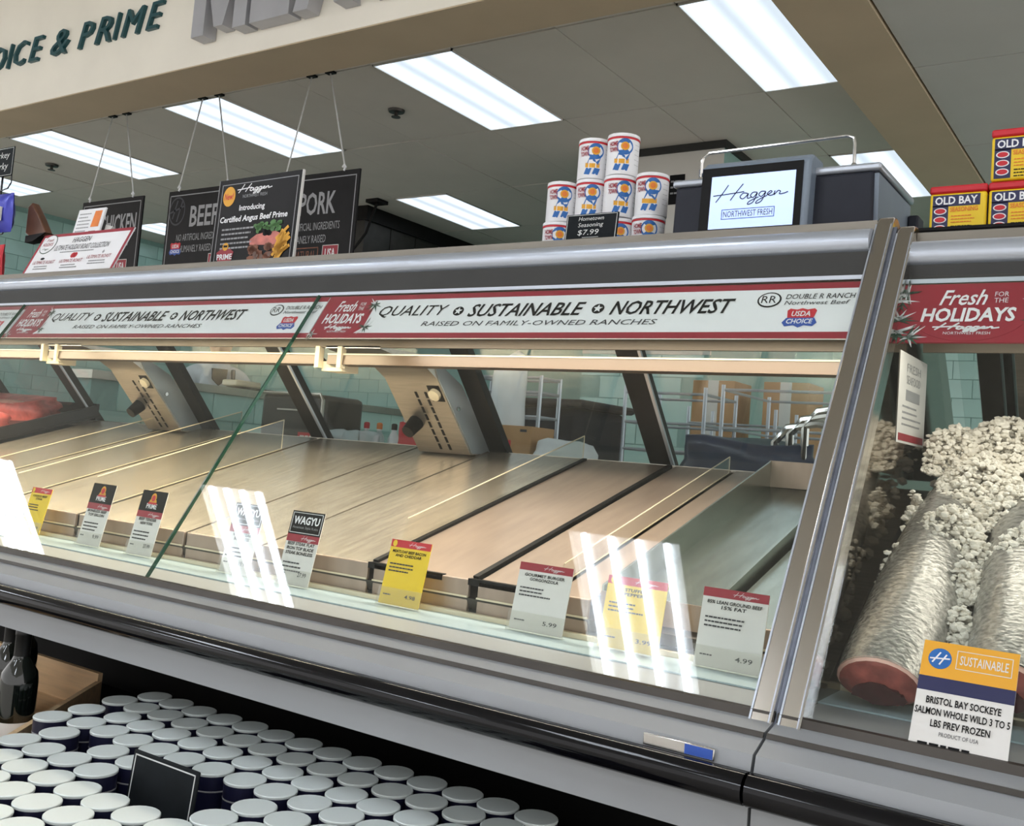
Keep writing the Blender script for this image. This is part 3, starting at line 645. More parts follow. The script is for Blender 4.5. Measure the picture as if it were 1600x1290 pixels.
card('bright yellow price card beside the black gasket corner', -1.182, 'yellow', wd=.094, ht=.118, title=('MEATLOAF BEEF BACON', 'AND CHEDDAR'), price='4.98')
card('white price card with red band in front of the brown-shaded tray', -.888, 'white', wd=.104, ht=.112, title=('GOURMET BURGER', 'GORGONZOLA'), price='5.99')
card('yellow price card seen behind the bright lamp reflection', -.718, 'yellow', wd=.104, ht=.112, title=('STUFFED', 'PEPPERS'), price='3.99')
card('white price card with red band next to the end post', -.556, 'white', wd=.102, ht=.116, title=('85% LEAN GROUND BEEF', '15% FAT'), price='4.99')
t = thing('fish_price_card', 'tall gold topped price card standing in front of the fish', 'price card', M_=frame((-.262, 1.2185, -.345), lean=math.atan2(GY, GZ)*.98))
W_, H_ = .104, .194
MB().box(0, W_, 0, H_, -.0016, 0).build('sheet', PAPER, t, True)
rect(t, 'gold_top', 0, H_*.77, W_, H_, GOLD, 1); rect(t, 'blue_band', 0, H_*.68, W_, H_*.77, BLUE if 0 else NAVY, 1)
flat(t, 'emblem', [ell(.02, H_*.89, .013, .013)], RIBB, 2); ribbon(t, 'emblem_mark', [[(.012, H_*.86), (.02, H_*.93)], [(.02, H_*.85), (.027, H_*.92)], [(.009, H_*.885), (.031, H_*.895)]], .0018, WHITE, 3)
outline(t, 'gold_frame', .038, H_*.84, W_-.006, H_*.96, .0008, PAPER, 2); txt(t, 'SUSTAINABLE', .042, H_*.87, W_-.052, H_*.06, PAPER, 2, 0, .01)
for i, s in enumerate(('BRISTOL BAY SOCKEYE', 'SALMON WHOLE WILD 3 TO 5', 'LBS PREV FROZEN')): txt(t, s, W_*.5-.0021*len(s), H_*(.60-.07*i), .0042*len(s), H_*.045, BLACK, 2, 0, .02)
txt(t, 'PRODUCT OF USA', W_*.3, H_*.41, W_*.4, H_*.025, DGREY, 2); lines(t, .01, H_*.34, W_*.6, 4, H_*.055, H_*.022, BLACK, 2); txt(t, '9.99', W_*.7, H_*.06, W_*.2, H_*.07, BLACK, 2, 0, .01); lines(t, .008, H_*.07, .03, 1, .01, .004, DGREY, 2)

# ================================================================== FISH ON ICE
FS = .62
def fz(y): return -.300+FS*(y-1.366)
MB().prismx([(1.40, -.45), (1.40, -.315), (1.95, .0), (2.25, .0), (2.25, -.45)], -.38, 1.2).build('ice_bed_pan', STEEL, fcase)
MB().prismx([(1.30, -.32), gpt(.005, .012), gpt(.70, .012), (1.93, .40), (2.3, 0), (2.3, -.32)], -.4075, -.398).build('mirror_end_panel', MIRR, fcase, smooth=0)
def fish(label, x, y0, x1, y1, rw, rh, seed):
    t = thing('salmon', label, 'fish', (x, y0, fz(y0)), 'whole salmon on ice')
    a = Vector((x, y0, fz(y0)+rh)); b = Vector((x1, y1, fz(y1)+rh)); d = (b-a).normalized(); s = d.cross(Vector((0, 0, 1))).normalized(); u = s.cross(d)
    prof = [(0, .93), (.06, 1.0), (.2, 1.04), (.4, 1.03), (.6, .9), (.75, .68), (.87, .42), (.95, .27), (1, .22)]; n = 24; vs = []
    for f, k in prof:
        c = a+(b-a)*f+s*(.012*math.sin(f*3+seed))
        for i in range(n):
            th = 2*math.pi*i/n; vs.append(c+s*math.cos(th)*rw*k+u*(math.sin(th)*rh*k*(1.0 if math.sin(th) > 0 else .8)))
    m = len(prof); fs = [(i*n+j, i*n+(j+1) % n, (i+1)*n+(j+1) % n, (i+1)*n+j) for i in range(m-1) for j in range(n)]+[tuple(range((m-1)*n, m*n))]
    MB().add(vs, fs).build('body', FISH, t, smooth=60)
    def ring(k0, k1, off, lo=0, z0=0.):
        q = []
        for i in range(n):
            th = 2*math.pi*i/n; q.append(a-d*off+s*math.cos(th)*rw*.93*k0+u*(math.sin(th)*rh*.93*k1*(1. if math.sin(th) > 0 else .8)+z0))
        return q
    rim, rim2 = ring(1.01, 1.01, -.002), ring(.93, .92, .0035)
    MB().add(rim+rim2, [(i, (i+1) % n, n+(i+1) % n, n+i) for i in range(n)]).build('pale_skin_rim', FATM, t)
    o, mid = ring(.93, .92, .003), ring(.84, .8, .006)
    rq = random.Random(int(seed*10)); mid = [q+d*rq.uniform(-.003, .003)+u*rq.uniform(-.003, .003) for q in mid]
    tag(MB().add(o+mid, [(i, (i+1) % n, n+(i+1) % n, n+i) for i in range(n)]+[tuple(range(n, 2*n))]).build('cut_face', FLESH, t), 'red cut flesh')
    cv = [q+u*rq.uniform(-.004, .004)+s*rq.uniform(-.003, .003) for q in ring(.62, .46, .0095, z0=-rh*.3)]; cw = ring(.58, .42, .002, z0=-rh*.3)
    MB().add(cv+cw, [(i, (i+1) % n, n+(i+1) % n, n+i) for i in range(n)]+[tuple(range(n))[::-1]]).build('belly_cavity', CAVITY, t)
    e = b-d*.01; tl = [e+s*.008, e-s*.008, e+d*.09-s*.05, e+d*.07, e+d*.09+s*.05]
    MB().add([q+u*.003 for q in tl]+[q-u*.003 for q in tl], [(0, 1, 2, 3, 4), (9, 8, 7, 6, 5)]+[(i, (i+1) % 5, 5+(i+1) % 5, 5+i) for i in range(5)]).build('tail', FISH, t)
fish('headless salmon with red cut end facing out, left one', -.325, 1.372, -.335, 1.84, .058, .045, 0)
fish('headless salmon at the right edge, partly under ice', -.19, 1.40, -.20, 1.86, .056, .045, 1.5)
fish('headless salmon right of the gold card, past the edge of view', -.055, 1.39, -.06, 1.86, .056, .045, 2.5)
ib = MB(); rr = random.Random(4)
ico = bmesh.new(); bmesh.ops.create_icosphere(ico, subdivisions=1, radius=1); IV = [v.co.copy() for v in ico.verts]; IF = [tuple(v.index for v in f.verts) for f in ico.faces]; ico.free()
def chunk(c, r):
    sx, sy, sz = rr.uniform(.6, 1.3), rr.uniform(.6, 1.3), rr.uniform(.5, 1.)
    ib.add([(c[0]+v.x*r*sx*rr.uniform(.75, 1.25), c[1]+v.y*r*sy*rr.uniform(.75, 1.25), c[2]+v.z*r*sz*rr.uniform(.75, 1.25)) for v in IV], IF)
for _ in range(3600):
    x = rr.uniform(-.375, .5); y = rr.uniform(1.46, 2.1); chunk((x, y, min(fz(y), .1)-.012+rr.uniform(-.01, .012)), rr.uniform(.005, .012))
heaps = [(-.365, 1.58, .045, 160, .05), (-.30, 1.63, .05, 330, .085), (-.26, 1.60, .045, 260, .06), (-.28, 1.76, .06, 480, .085), (-.235, 1.72, .05, 330, .07), (-.34, 1.84, .06, 500, .085), (-.26, 1.86, .07, 620, .09), (-.255, 1.48, .03, 160, .05), (-.18, 1.86, .07, 560, .085), (-.16, 1.76, .05, 260, .085), (-.13, 1.58, .05, 240, .06), (-.2, 1.60, .035, 160, .085), (-.1, 1.88, .08, 500, .08), (.03, 1.8, .1, 400, .06), (-.375, 1.72, .03, 120, .05), (-.26, 1.54, .025, 120, .07)]
for hx, hy, hr, n_, lift in heaps:
    for _ in range(n_*2):
        a = rr.uniform(0, 6.28); q = hr*math.sqrt(rr.random()); x = hx+q*math.cos(a); y = hy+q*math.sin(a)
        if x < -.378: continue
        top = max(0, 1-(q/hr)**2)*.045
        chunk((x, y, min(fz(y), .1)+lift-.015+rr.uniform(-.3, 1)*top), rr.uniform(.0025, .0075))
tag(ib.build('crushed_ice', ICE, smooth=0), 'crushed white ice heaped around and over the fish', 'ice', kind='stuff')
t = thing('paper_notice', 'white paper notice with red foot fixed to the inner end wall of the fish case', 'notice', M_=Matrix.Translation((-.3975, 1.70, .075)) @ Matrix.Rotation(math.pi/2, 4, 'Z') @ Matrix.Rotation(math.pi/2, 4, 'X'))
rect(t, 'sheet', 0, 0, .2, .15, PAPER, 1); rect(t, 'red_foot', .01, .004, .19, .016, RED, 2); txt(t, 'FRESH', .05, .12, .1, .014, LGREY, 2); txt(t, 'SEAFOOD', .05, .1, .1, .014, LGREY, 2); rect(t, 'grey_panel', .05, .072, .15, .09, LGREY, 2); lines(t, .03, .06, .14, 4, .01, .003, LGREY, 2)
t = thing('fish_back_frame', 'steel frame and blue glass door at the back of the fish case', 'door', (0, 2.3, .0))
for a, b, m in ((-.345, -.305, DSTEEL), (-.30, -.285, BLACKF), (-.28, -.255, STEEL)): MB().prismx([(2.28, .02), (2.32, .02), (1.98, .42), (1.94, .42)], a, b).build('stile', m, t)
gp = MB().prismx([(2.29, .02), (2.296, .02), (1.956, .42), (1.95, .42)], -.25, .6).build('door_glass', RGLASS, t, smooth=0)
MB().cyl((-.17, 2.185, .137), (-.17, 2.195, .146), .014, n=18).build('finger_hole', CHROME, gp)
MB().prismx([(2.29, .02), (2.296, .02), (1.956, .42), (1.95, .42)], -.38, -.348).build('side_glass', RGLASS, t, smooth=0)

# ================================================================== ON TOP OF THE CASE
TZ = .445
def can_proto(name, label, loc, turn):
    t = thing(name, label, 'can', loc, 'stacked seasoning cans'); r, h = .0354, .0925
    MB().lathe([(r-.001, 0), (r, .002), (r, h-.010), (r-.001, h-.009)], 28).build('tin', WHITE, t, True)
    MB().lathe([(r+.0004, h-.0135), (r+.0008, h-.013), (r+.0008, h-.0095), (r+.0004, h-.009)], 28).build('red_ring', RED2, t, True)
    MB().lathe([(r+.001, h-.0085), (r+.0012, h-.006), (r, h-.001), (r-.004, h), (.001, h)], 28).build('lid', WHITE, t, True)
    def wrap(nm, poly, m, k, sub=6):
        b = MB(); n = len(poly); vs = []
        for (u, v) in poly:
            a = -math.pi/2+turn+u/r; vs.append(((r+k*.0004)*math.cos(a), (r+k*.0004)*math.sin(a), v))
        c = (sum(q[0] for q in poly)/n, sum(q[1] for q in poly)/n); a = -math.pi/2+turn+c[0]/r
        vs.append(((r+k*.0004)*math.cos(a), (r+k*.0004)*math.sin(a), c[1]))
        me = bpy.data.meshes.new(nm); me.from_pydata(vs, [], [(i, (i+1) % n, n) for i in range(n)]); link(nm, me, m, t, True)
    wrap('blue_ribbon', ell(.006, .061, .0185, .0185, 22), RIBB, 1); wrap('rosette', ell(.006, .062, .0095, .0095, 18), GOLD, 2); wrap('rosette_heart', ell(.006, .062, .006, .006, 12), ORANGE, 3)
    wrap('ribbon_tail', [(-.014, .03), (.013, .03), (.019, .05), (-.006, .05)], RIBB, 1)
    for q in (-.010, .009): wrap('ribbon_end', [(q-.009, .009), (q+.004, .007), (q+.009, .022), (q-.004, .023)], RIBB, 1)
    wrap('gold_banner', [(-.016, .024), (0, .023), (.016, .024), (.016, .034), (0, .033), (-.016, .034)], GOLD, 2)
    def word(s, x, y, wd, ht):
        o = txt(t, s, x, y, wd, ht, RED, 2, 0, .03)
        for v in o.data.vertices:
            a = -math.pi/2+turn+v.co.x/r; v.co = Vector(((r+.0012)*math.cos(a), (r+.0012)*math.sin(a), v.co.y))
    word('HOME', -.031, .062, .021, .011); word('TOWN', -.031, .049, .021, .011)
    for i in range(5): wrap('fine_print', [(.030, .068-.011*i), (.046, .068-.011*i), (.046, .0688-.011*i), (.030, .0688-.011*i)], LGREY, 1)
    return t
CH = .0935
cans = [(-1.214, 0, 'at the left end of the bottom row'), (-1.136, 0, 'second in the bottom row, behind the chalkboard'), (-1.061, 0, 'third in the bottom row, right of the chalkboard'), (-.986, 0, 'at the right end of the bottom row'),
        (-1.212, 1, 'at the left end of the middle row'), (-1.138, 1, 'second in the middle row'), (-1.062, 1, 'third in the middle row'), (-.985, 1, 'at the right end of the middle row'),
        (-1.139, 2, 'left one of the two on top'), (-1.061, 2, 'right one of the two on top')]
for i, (x, lv, lb) in enumerate(cans):
    can_proto('seasoning_can', 'white can with blue rosette, '+lb, (x, 1.93+.004*((i*7) % 3-1), TZ+lv*CH), [.5, .5, .42, .36, .5, .4, .62, .34, .46, .44][i])
can_proto('seasoning_can', 'white can with blue rosette half hidden behind the scale', (-.915, 2.03, TZ+CH), .4); can_proto('seasoning_can', 'lower can hidden between the can stack and the scale', (-.915, 2.03, TZ), .4)
t = thing('chalkboard_sign', 'small chalkboard priced $7.99 in front of the seasoning cans', 'sign', M_=frame((-1.098, 1.765, TZ), lean=.1) @ Matrix.Diagonal((.96, .78, 1, 1)))
MB().box(0, .128, 0, .088, -.004, 0).build('board', CHALK, t, True, bevel=.002); outline(t, 'border', .003, .003, .125, .085, .0012, CHALKW, 1)
txt(t, 'Hometown', .032, .068, .062, .011, CHALKW, 2, .15); txt(t, 'Seasoning', .032, .047, .062, .015, CHALKW, 2, .15); txt(t, '$7.99', .033, .026, .052, .017, CHALKW, 2, .1); rect(t, 'underline', .045, .021, .085, .0222, CHALKW, 2)
# scale
t = thing('counter_scale', 'dark counter scale with lit touch screen and wire rail', 'scale', (-.69, 1.95, TZ))
MB().prismx([(1.865, TZ+.002), (1.85, TZ+.03), (1.855, .577), (2.10, .577), (2.12, TZ+.002)], -.893, -.497).build('body', SCALEB, t, bevel=.006)
MB().prismx([(1.87, TZ+.004), (1.86, .573), (2.11, .573), (2.118, TZ+.004)], -.497, -.489).build('side_panel', SCALEG, t)
MB().box(-.9, -.484, 1.852, 2.12, .577, .592).build('platter', RAIL, t, bevel=.005)
hd = MB().prismx([(1.815, TZ+.004), (1.822, .60), (1.84, .615), (1.90, .615), (1.90, TZ+.004)], -.822, -.604).build('display_head', SCALEG, t, bevel=.006)
MB().prismx([(1.8125, TZ+.006), (1.8193, .598), (1.8215, .598), (1.815, TZ+.006)], -.819, -.617).build('bezel', BLACK, hd)
tl = math.atan2(.007, .145)
scr = MB().box(0, .168, 0, .106, -.002, 0).build('screen', SCREEN, t); scr.matrix_basis = frame((-.798, 1.8126, .474), lean=tl); tag(scr, 'lit pale blue touch screen')
logo(scr, .006, .045, .15, .042, BLACK, 2, None, .045); outline(scr, 'logo_box', .026, .018, .132, .038, .0012, BLUE, 2); txt(scr, 'NORTHWEST FRESH', .03, .022, .098, .012, NAVY, 2)
MB().tube([(-.848, 1.875, .575), (-.848, 1.875, .63), (-.845, 1.875, .642), (-.832, 1.875, .649), (-.555, 1.875, .654), (-.543, 1.875, .649), (-.540, 1.875, .638), (-.540, 1.875, .58)], .0033, 8).build('wire_rail', CHROME, t)
for x in (-.848, -.540): MB().lathe([(.006, 0), (.006, .012), (.004, .015)], 10, (x, 1.875, .585)).build('rail_socket', CHROME, t)
MB().box(-.489, -.468, 2.09, 2.14, TZ+.002, .55).build('rear_module', SCALEB, t, bevel=.004)
# yellow spice tins
def spice(label, x, z):
    t = thing('spice_tin', label, 'spice tin', M_=frame((x, 1.905, z)) @ Matrix.Diagonal((1.03, .945, 1, 1)), group='yellow spice tins')
    MB().box(0, .092, 0, .084, -.058, 0).build('tin', YEL, t, True, bevel=.004); MB().box(-.001, .093, .084, .099, -.059, .001).build('red_lid', RED2, t, True, bevel=.004)
    rect(t, 'navy_block', .005, .058, .082, .08, NAVY, 1); rect(t, 'navy_column', .005, 0.004, .031, .06, NAVY, 1)
    txt(t, 'OLD BAY', .009, .0615, .069, .0155, WHITE, 2, 0, .025); txt(t, 'SEASONING', .034, .047, .045, .009, ORANGE, 2, 0, .02); lines(t, .036, .038, .04, 3, .006, .0018, ORANGE, 2); lines(t, .036, .018, .04, 3, .006, .002, BLACK, 2)
    for i in range(3): flat(t, 'oval_picture', [ell(.018, .049-.0165*i, .0105, .0065)], WHITE, 2); flat(t, 'crab_picture', [ell(.018, .049-.0165*i, .0085, .0048)], RED2, 3)
    MB().box(.0922, .0926, .006, .078, -.05, -.008).build('side_print', NAVY, t, True)
spice('yellow and navy spice tin with red lid nearest the end post', -.408, .458); spice('yellow and navy spice tin at the right edge, lower one', -.310, .458); spice('yellow and navy spice tin stacked on top at the right edge', -.309, .553)
t = thing('tin_riser', 'low black riser under the yellow spice tins', 'riser', (-.1, 1.91, TZ-.0275))
MB().box(-.415, .2, 1.83, 1.985, TZ-.0275, .452).build('block', BLACKF, t, bevel=.003); MB().box(-.415, .2, 1.83, 1.985, .452, .4575).build('mat', RUBBER, t)
# burger poster
t = thing('burger_poster', 'black upright poster with burger and fries and a yellow round badge', 'poster', M_=frame((-2.394, 1.91, TZ+.032), lean=.03, yaw=-.03) @ Matrix.Diagonal((1, .9, 1, 1)))
PW, PH = .352, .292
MB().box(0, PW, -.036, PH, -.005, 0).build('board', SIGNB, t, True); MB().box(PW, PW+.0025, -.036, PH, -.006, .002).build('acrylic_edge', PAPER, t, True); MB().box(-.002, 0, -.036, PH, -.006, .002).build('left_edge', LGREY, t, True)
outline(t, 'border', .012, .008, PW-.014, PH-.016, .0022, LGREY, 1)
flat(t, 'badge', [ell(.048, .235, .027, .033)], GOLD, 2); txt(t, 'New!', .028, .224, .04, .022, RED2, 3, .15, .02)
logo(t, .082, .225, .15, .045, WHITE, 2, LGREY, .07)
txt(t, 'Introducing', .10, .178, .11, .024, WHITE, 2, 0, .02); txt(t, 'Certified Angus Beef Prime', .02, .142, .29, .026, WHITE, 2, .12, .025)
for i in range(5): lines(t, .034, .122-.0155*i, .15, 1, .01, .0055, LGREY, 2)
rg = random.Random(3)
def blobs(nm, cx, cy, wx, wy, n, r0, r1, m, k):
    flat(t, nm, [ell(cx+rg.uniform(-wx, wx), cy+rg.uniform(-wy, wy), rg.uniform(r0, r1), rg.uniform(r0*.6, r1*.7), 7, rg.random()) for _ in range(n)], m, k)
flat(t, 'steak', [[(.165, .068), (.30, .06), (.295, .095), (.26, .11), (.19, .1), (.163, .085)]], PINK, 2); blobs('bun', .225, .042, .055, .018, 16, .012, .02, BROWN, 3); blobs('crust', .22, .11, .045, .01, 14, .008, .014, BLACK, 3)
blobs('lettuce', .235, .122, .055, .014, 26, .007, .014, GREEN, 4); blobs('sauce', .25, .028, .06, .012, 8, .008, .014, RUST, 4)
flat(t, 'fries', [[(x+math.cos(a)*(-.03)-math.sin(a)*.005, y+math.sin(a)*(-.03)+math.cos(a)*.005), (x+math.cos(a)*.03-math.sin(a)*.005, y+math.sin(a)*.03+math.cos(a)*.005), (x+math.cos(a)*.03+math.sin(a)*.005, y+math.sin(a)*.03-math.cos(a)*.005), (x-math.cos(a)*.03+math.sin(a)*.005, y-math.sin(a)*.03-math.cos(a)*.005)] for x, y, a in [(rg.uniform(.285, .312), rg.uniform(.025, .1), rg.uniform(.3, 1.2)) for _ in range(14)]], GOLD, 5)
flat(t, 'emblem_field', [[(.03, .02), (.09, .02), (.098, .05), (.078, .062), (.042, .062), (.022, .05)]], RED, 2); flat(t, 'emblem_disc', [ell(.06, .068, .013, .013)], GOLD, 3); flat(t, 'cow', [[(.052, .066), (.068, .066), (.069, .072), (.052, .073)]], BLACK, 4); txt(t, 'PRIME', .026, .026, .068, .018, WHITE, 3, 0, .02)
# holiday roast sign (leaning), booklet
t = thing('roast_collection_sign', 'white landscape sign with red border leaning on the case top', 'sign', M_=frame((-3.115, 1.752, TZ), lean=.42, yaw=.0) @ Matrix.Diagonal((.92, .92, 1, 1)))
PW, PH = .515, .178
MB().box(0, PW, 0, PH, -.004, 0).build('board', WHITE, t, True); outline(t, 'red_border', 0, 0, PW, PH, .012, RED, 1)
flat(t, 'oval_badge', [ell(.06, .135, .042, .038)], WHITE, 3); flat(t, 'badge_ring', [ell(.06, .135, .045, .041)], DGREEN, 2); txt(t, 'Fresh', .04, .146, .04, .013, RED, 4, .2); txt(t, 'HOLIDAYS', .03, .126, .06, .014, RED, 4, 0, .01); logo(t, .04, .107, .04, .014, DGREEN, 4)
txt(t, 'HAGGEN', .2, .135, .1, .022, DGREY, 2, 0, .0); txt(t, 'ULTIMATE HOLIDAY ROAST COLLECTION', .115, .104, .31, .022, DGREY, 2); lines(t, .16, .094, .2, 1, .01, .004, LGREY, 2)
for a, b in ((.05, .05), (.21, .05), (.36, .06)): txt(t, 'ULTIMATE ROAST', a-.02, b, .13, .014, RED, 2); lines(t, a, b-.012, .1, 2, .01, .004, LGREY, 2)
flat(t, 'apple', [ell(.25, .08, .013, .011), ell(.262, .08, .011, .011)], RED2, 2); flat(t, 'mark', [ell(.075, .073, .012, .005)], BLACK, 2); flat(t, 'star_mark', [[(.41, .085), (.416, .093), (.422, .085), (.416, .078)]], LGREY, 2)
t = thing('recipe_booklet', 'white booklet with small photos standing behind the red bordered sign', 'booklet', M_=frame((-3.25, 1.985, .60), lean=.2))
MB().box(0, .155, 0, .14, -.006, 0).build('front_page', WHITE, t, True); flat(t, 'photo', [[(.095, .07), (.14, .07), (.14, .13), (.1, .13)]], ORANGE, 1); flat(t, 'photo_two', [[(.09, .01), (.13, .01), (.13, .055), (.093, .055)]], BROWN, 1); lines(t, .012, .12, .075, 9, .013, .004, LGREY, 1)
MB().prismz([(.15, .03), (.195, .075), (.15, .085)], -.03, -.02).build('curled_page', PAPER, t, True)
MB().box(.02, .13, -.145, .002, -.02, -.006).build('stand_leg', ACRY, t, True, smooth=0)
# hanging signs
def hang(label, x0, title, hooks, wires, tw):
    t = thing('hanging_sign', label, 'sign', M_=frame((x0, 4.08, .86)), group='black signs hung over the back counter')
    W, H = .69, .686
    MB().box(0, W, 0, H, -.012, 0).build('board', SIGNB, t, True, bevel=.002); outline(t, 'border', .018, .018, W-.022, H-.03, .006, LGREY, 1)
    flat(t, 'emblem_ring', [ell(.1, .55, .08, .095, 30)], DGREY, 1); flat(t, 'emblem_core', [ell(.1, .55, .07, .084, 30)], SIGNB, 2); ribbon(t, 'emblem_mark', [[(.06, .5), (.1, .62)], [(.105, .48), (.15, .62)], [(.03, .54), (.17, .58)]], .012, DGREY, 3)
    txt(t, title, .235, .44, tw, .135, LGREY, 2, 0, .02)
    txt(t, 'NO ARTIFICIAL INGREDIENTS', .12, .35, .45, .045, LGREY, 2); txt(t, 'HUMANELY RAISED', .16, .275, .31, .045, LGREY, 2)
    if 'BEEF' in title: shield(t, .12, .3, .06, 2); rect(t, 'brown_mark', .1, .15, .25, .2, BROWN, 2)
    else: outline(t, 'natural_box', .2, .165, .42, .25, .006, BROWN, 2); txt(t, 'NATURAL', .22, .18, .18, .05, BROWN, 2)
    rect(t, 'origin_box', .455, .165, .575, .255, RED, 2); txt(t, 'USA', .475, .182, .08, .055, WHITE, 3, 0, .02); outline(t, 'origin_line', .452, .162, .578, .258, .004, PAPER, 3)
    for hx, wx in zip(hooks, wires):
        MB().tube([(hx, 4.076, CZ-.012), (wx, 4.072, 1.57), (wx, 4.072, 1.55)], .0045, 6).build('wire', WIRE, t); MB().box(hx-.03, hx+.03, 4.06, 4.095, CZ-.014, CZ-.002).build('ceiling_clip', BLACK, t)
        MB().tube([(wx-.012, 4.07, 1.56), (wx, 4.07, 1.575), (wx+.012, 4.07, 1.56), (wx, 4.07, 1.54)], .006, 6).build('hook', WHITE, t)
hang('black hanging chicken sign behind the white leaning sign', -6.555, 'CHICKEN', (-6.312, -6.154), (-6.465, -5.975), .40)
hang('black hanging beef sign partly behind the burger poster', -5.596, 'BEEF', (-5.353, -5.193), (-5.488, -5.02), .27)
hang('black hanging pork sign with red origin box, right of the poster', -4.604, 'PORK', (-4.37, -4.218), (-4.5, -4.03), .29)
# snack rack at the far left
t = thing('wire_snack_rack', 'thin dark wire rack at the left edge of the case top', 'rack', (-3.68, 1.97, TZ))
MB().tube([(-3.70, 1.97, TZ), (-3.70, 1.97, .98)], .004, 6).build('post', DWIRE, t); MB().box(-3.78, -3.60, 1.9, 2.04, TZ, TZ+.008).build('foot', BLACKF, t)
for z in (.83, .66, .5): MB().tube([(-3.72, 1.97, z), (-3.62, 1.95, z), (-3.60, 1.95, z+.02), (-3.605, 1.95, z+.06)], .0025, 6).build('hook', DWIRE, t)
t = thing('chalkboard_tag', 'small chalkboard tag cut off at the left edge above the snack rack', 'sign', M_=frame((-3.76, 1.945, .875)))
MB().box(0, .165, 0, .11, -.004, 0).build('board', CHALK, t, True, bevel=.003); outline(t, 'border', .004, .004, .161, .106, .0014, CHALKW, 1); txt(t, 'Turkey', .02, .062, .12, .03, CHALKW, 2, .15); txt(t, 'Jerky', .04, .018, .095, .034, CHALKW, 2, .15)
def bag(name, label, x, y, z0, z1, wd, m, m2, seed):
    t = thing(name, label, 'bag', (x, y, z0), 'bags on the snack rack'); b = MB(); n, mm = 10, 8; h = z1-z0; r = random.Random(seed)
    vs = []
    for s in (-1, 1):
        for j in range(mm+1):
            for i in range(n+1):
                u, v = i/n, j/mm; bulge = .028*math.sin(math.pi*u)**.6*math.sin(math.pi*v)**.5
                vs.append((x+(u-.5)*wd*(1+.1*math.sin(5*v+seed)), y+s*(bulge+.001)+r.uniform(-.002, .002), z0+v*h))
    k = (n+1)*(mm+1); fs = [(o+j*(n+1)+i, o+j*(n+1)+i+1, o+(j+1)*(n+1)+i+1, o+(j+1)*(n+1)+i) for o in (0, k) for j in range(mm) for i in range(n)]
    b.add(vs, fs).build('pouch', m, t, smooth=80); MB().box(x-wd*.3, x+wd*.3, y-.033, y-.026, z0+h*.25, z0+h*.6).build('label_panel', m2, t)
bag('snack_bag', 'shiny blue snack bag hanging at the left edge', -3.63, 1.95, .665, .81, .13, PURPLE, PAPER, 0); bag('snack_bag', 'red and yellow snack bag low at the left edge', -3.65, 1.95, .47, .62, .12, RED2, YEL, 1)
t = thing('dark_pouch', 'brown and black triangular pouch beside the blue bag', 'bag', (-3.5, 1.99, .65))
MB().prismz([(0, .03), (.0, .13), (.025, .145), (.09, .08), (.135, .025), (.06, .0)], -.03, .0, frame((-3.56, 2.0, .64))).build('pouch', RUST, t, bevel=.006); MB().prismz([(0.01, .02), (.135, .026), (.06, -.002), (.01, -.005)], -.032, .002, frame((-3.56, 2.0, .64))).build('black_fold', BLACK, t)

# ================================================================== BACK ROOM
t = thing('back_counter', 'long steel work counter behind the case', 'counter', (-2.3, 3.3, FZ))
MB().box(-4.2, .4, 2.95, 3.75, -.17, -.13).build('top', STEEL, t, bevel=.004)
for x in (-4.1, -2.6, -1.1, .3):
    for y in (3.0, 3.7): MB().cyl((x, y, FZ), (x, y, -.17), .02, n=10).build('leg', CHROME, t)
MB().box(-4.15, .35, 3.0, 3.7, -.75, -.73).build('under_shelf', STEEL, t)
CT = -.13
def rack(name, label, x0, x1, y0, y1, z0, z1, shelves, m=RAIL):
    t = thing(name, label, 'rack', ((x0+x1)/2, (y0+y1)/2, z0), 'tube frame racks')
    for x in (x0, x1):
        for y in (y0, y1): MB().cyl((x, y, z0), (x, y, z1), .009, n=8).build('upright', m, t)
    for z in shelves:
        b = MB()
        for y in (y0, y1): b.cyl((x0, y, z), (x1, y, z), .006, n=8)
        for x in (x0, x1): b.cyl((x, y0, z), (x, y1, z), .006, n=8)
        b.build('shelf_frame', m, t)
    return t
rack('tube_rack', 'silver tube rack in the middle behind the rear glass', -2.1, -1.72, 4.0, 4.35, FZ, .36, (-.5, -.1, .08, .2, .33))
rack('tube_rack', 'silver tube rack left of the dark door stile', -2.06, -1.62, 4.6, 4.9, FZ, .32, (-.5, -.06, .1, .24))
rack('tube_rack', 'silver tube rack right of the dark door stile', -1.62, -1.02, 3.95, 4.5, FZ, .37, (-.5, .02, .19, .35))
rack('tube_rack', 'gold lit tube frame above the black bin', -2.55, -2.2, 3.45, 3.6, CT, .34, (.05, .17, .27, .33))
t = thing('black_bin', 'large black covered bin seen through the rear glass', 'bin', (-2.35, 4.0, FZ))
MB().prismz([(-2.68, 3.85), (-2.22, 3.82), (-2.2, 4.25), (-2.66, 4.3)], FZ, .24).build('tub', BINM, t, bevel=.04); MB().prismz([(-2.7, 3.83), (-2.2, 3.8), (-2.18, 4.27), (-2.68, 4.32)], .24, .275).build('lid', BINM, t, bevel=.015)
t = thing('cardboard_box', 'brown cardboard box with red print behind the slotted bracket', 'box', (-2.15, 3.32, CT))
MB().box(-2.29, -2.1, 3.25, 3.42, CT, .123).build('carton', CARD, t, bevel=.003)
MB().box(-2.28, -2.19, 3.2485, 3.25, .04, .065).build('red_print', RED2, t); MB().box(-2.285, -2.23, 3.2485, 3.25, .1, .11).build('dark_print', DGREY, t); MB().box(-2.15, -2.12, 3.2485, 3.25, .1, .11).build('dark_print', DGREY, t)
def film(name, label, c, sx, sy, sz, seed, m=PLASTW, cat='bag', group=None):
    o = lump(name, label, c, sx, sy, sz, m, seed); o.rotation_euler = (0, 0, seed*.4); return tag(o, label, cat, group)
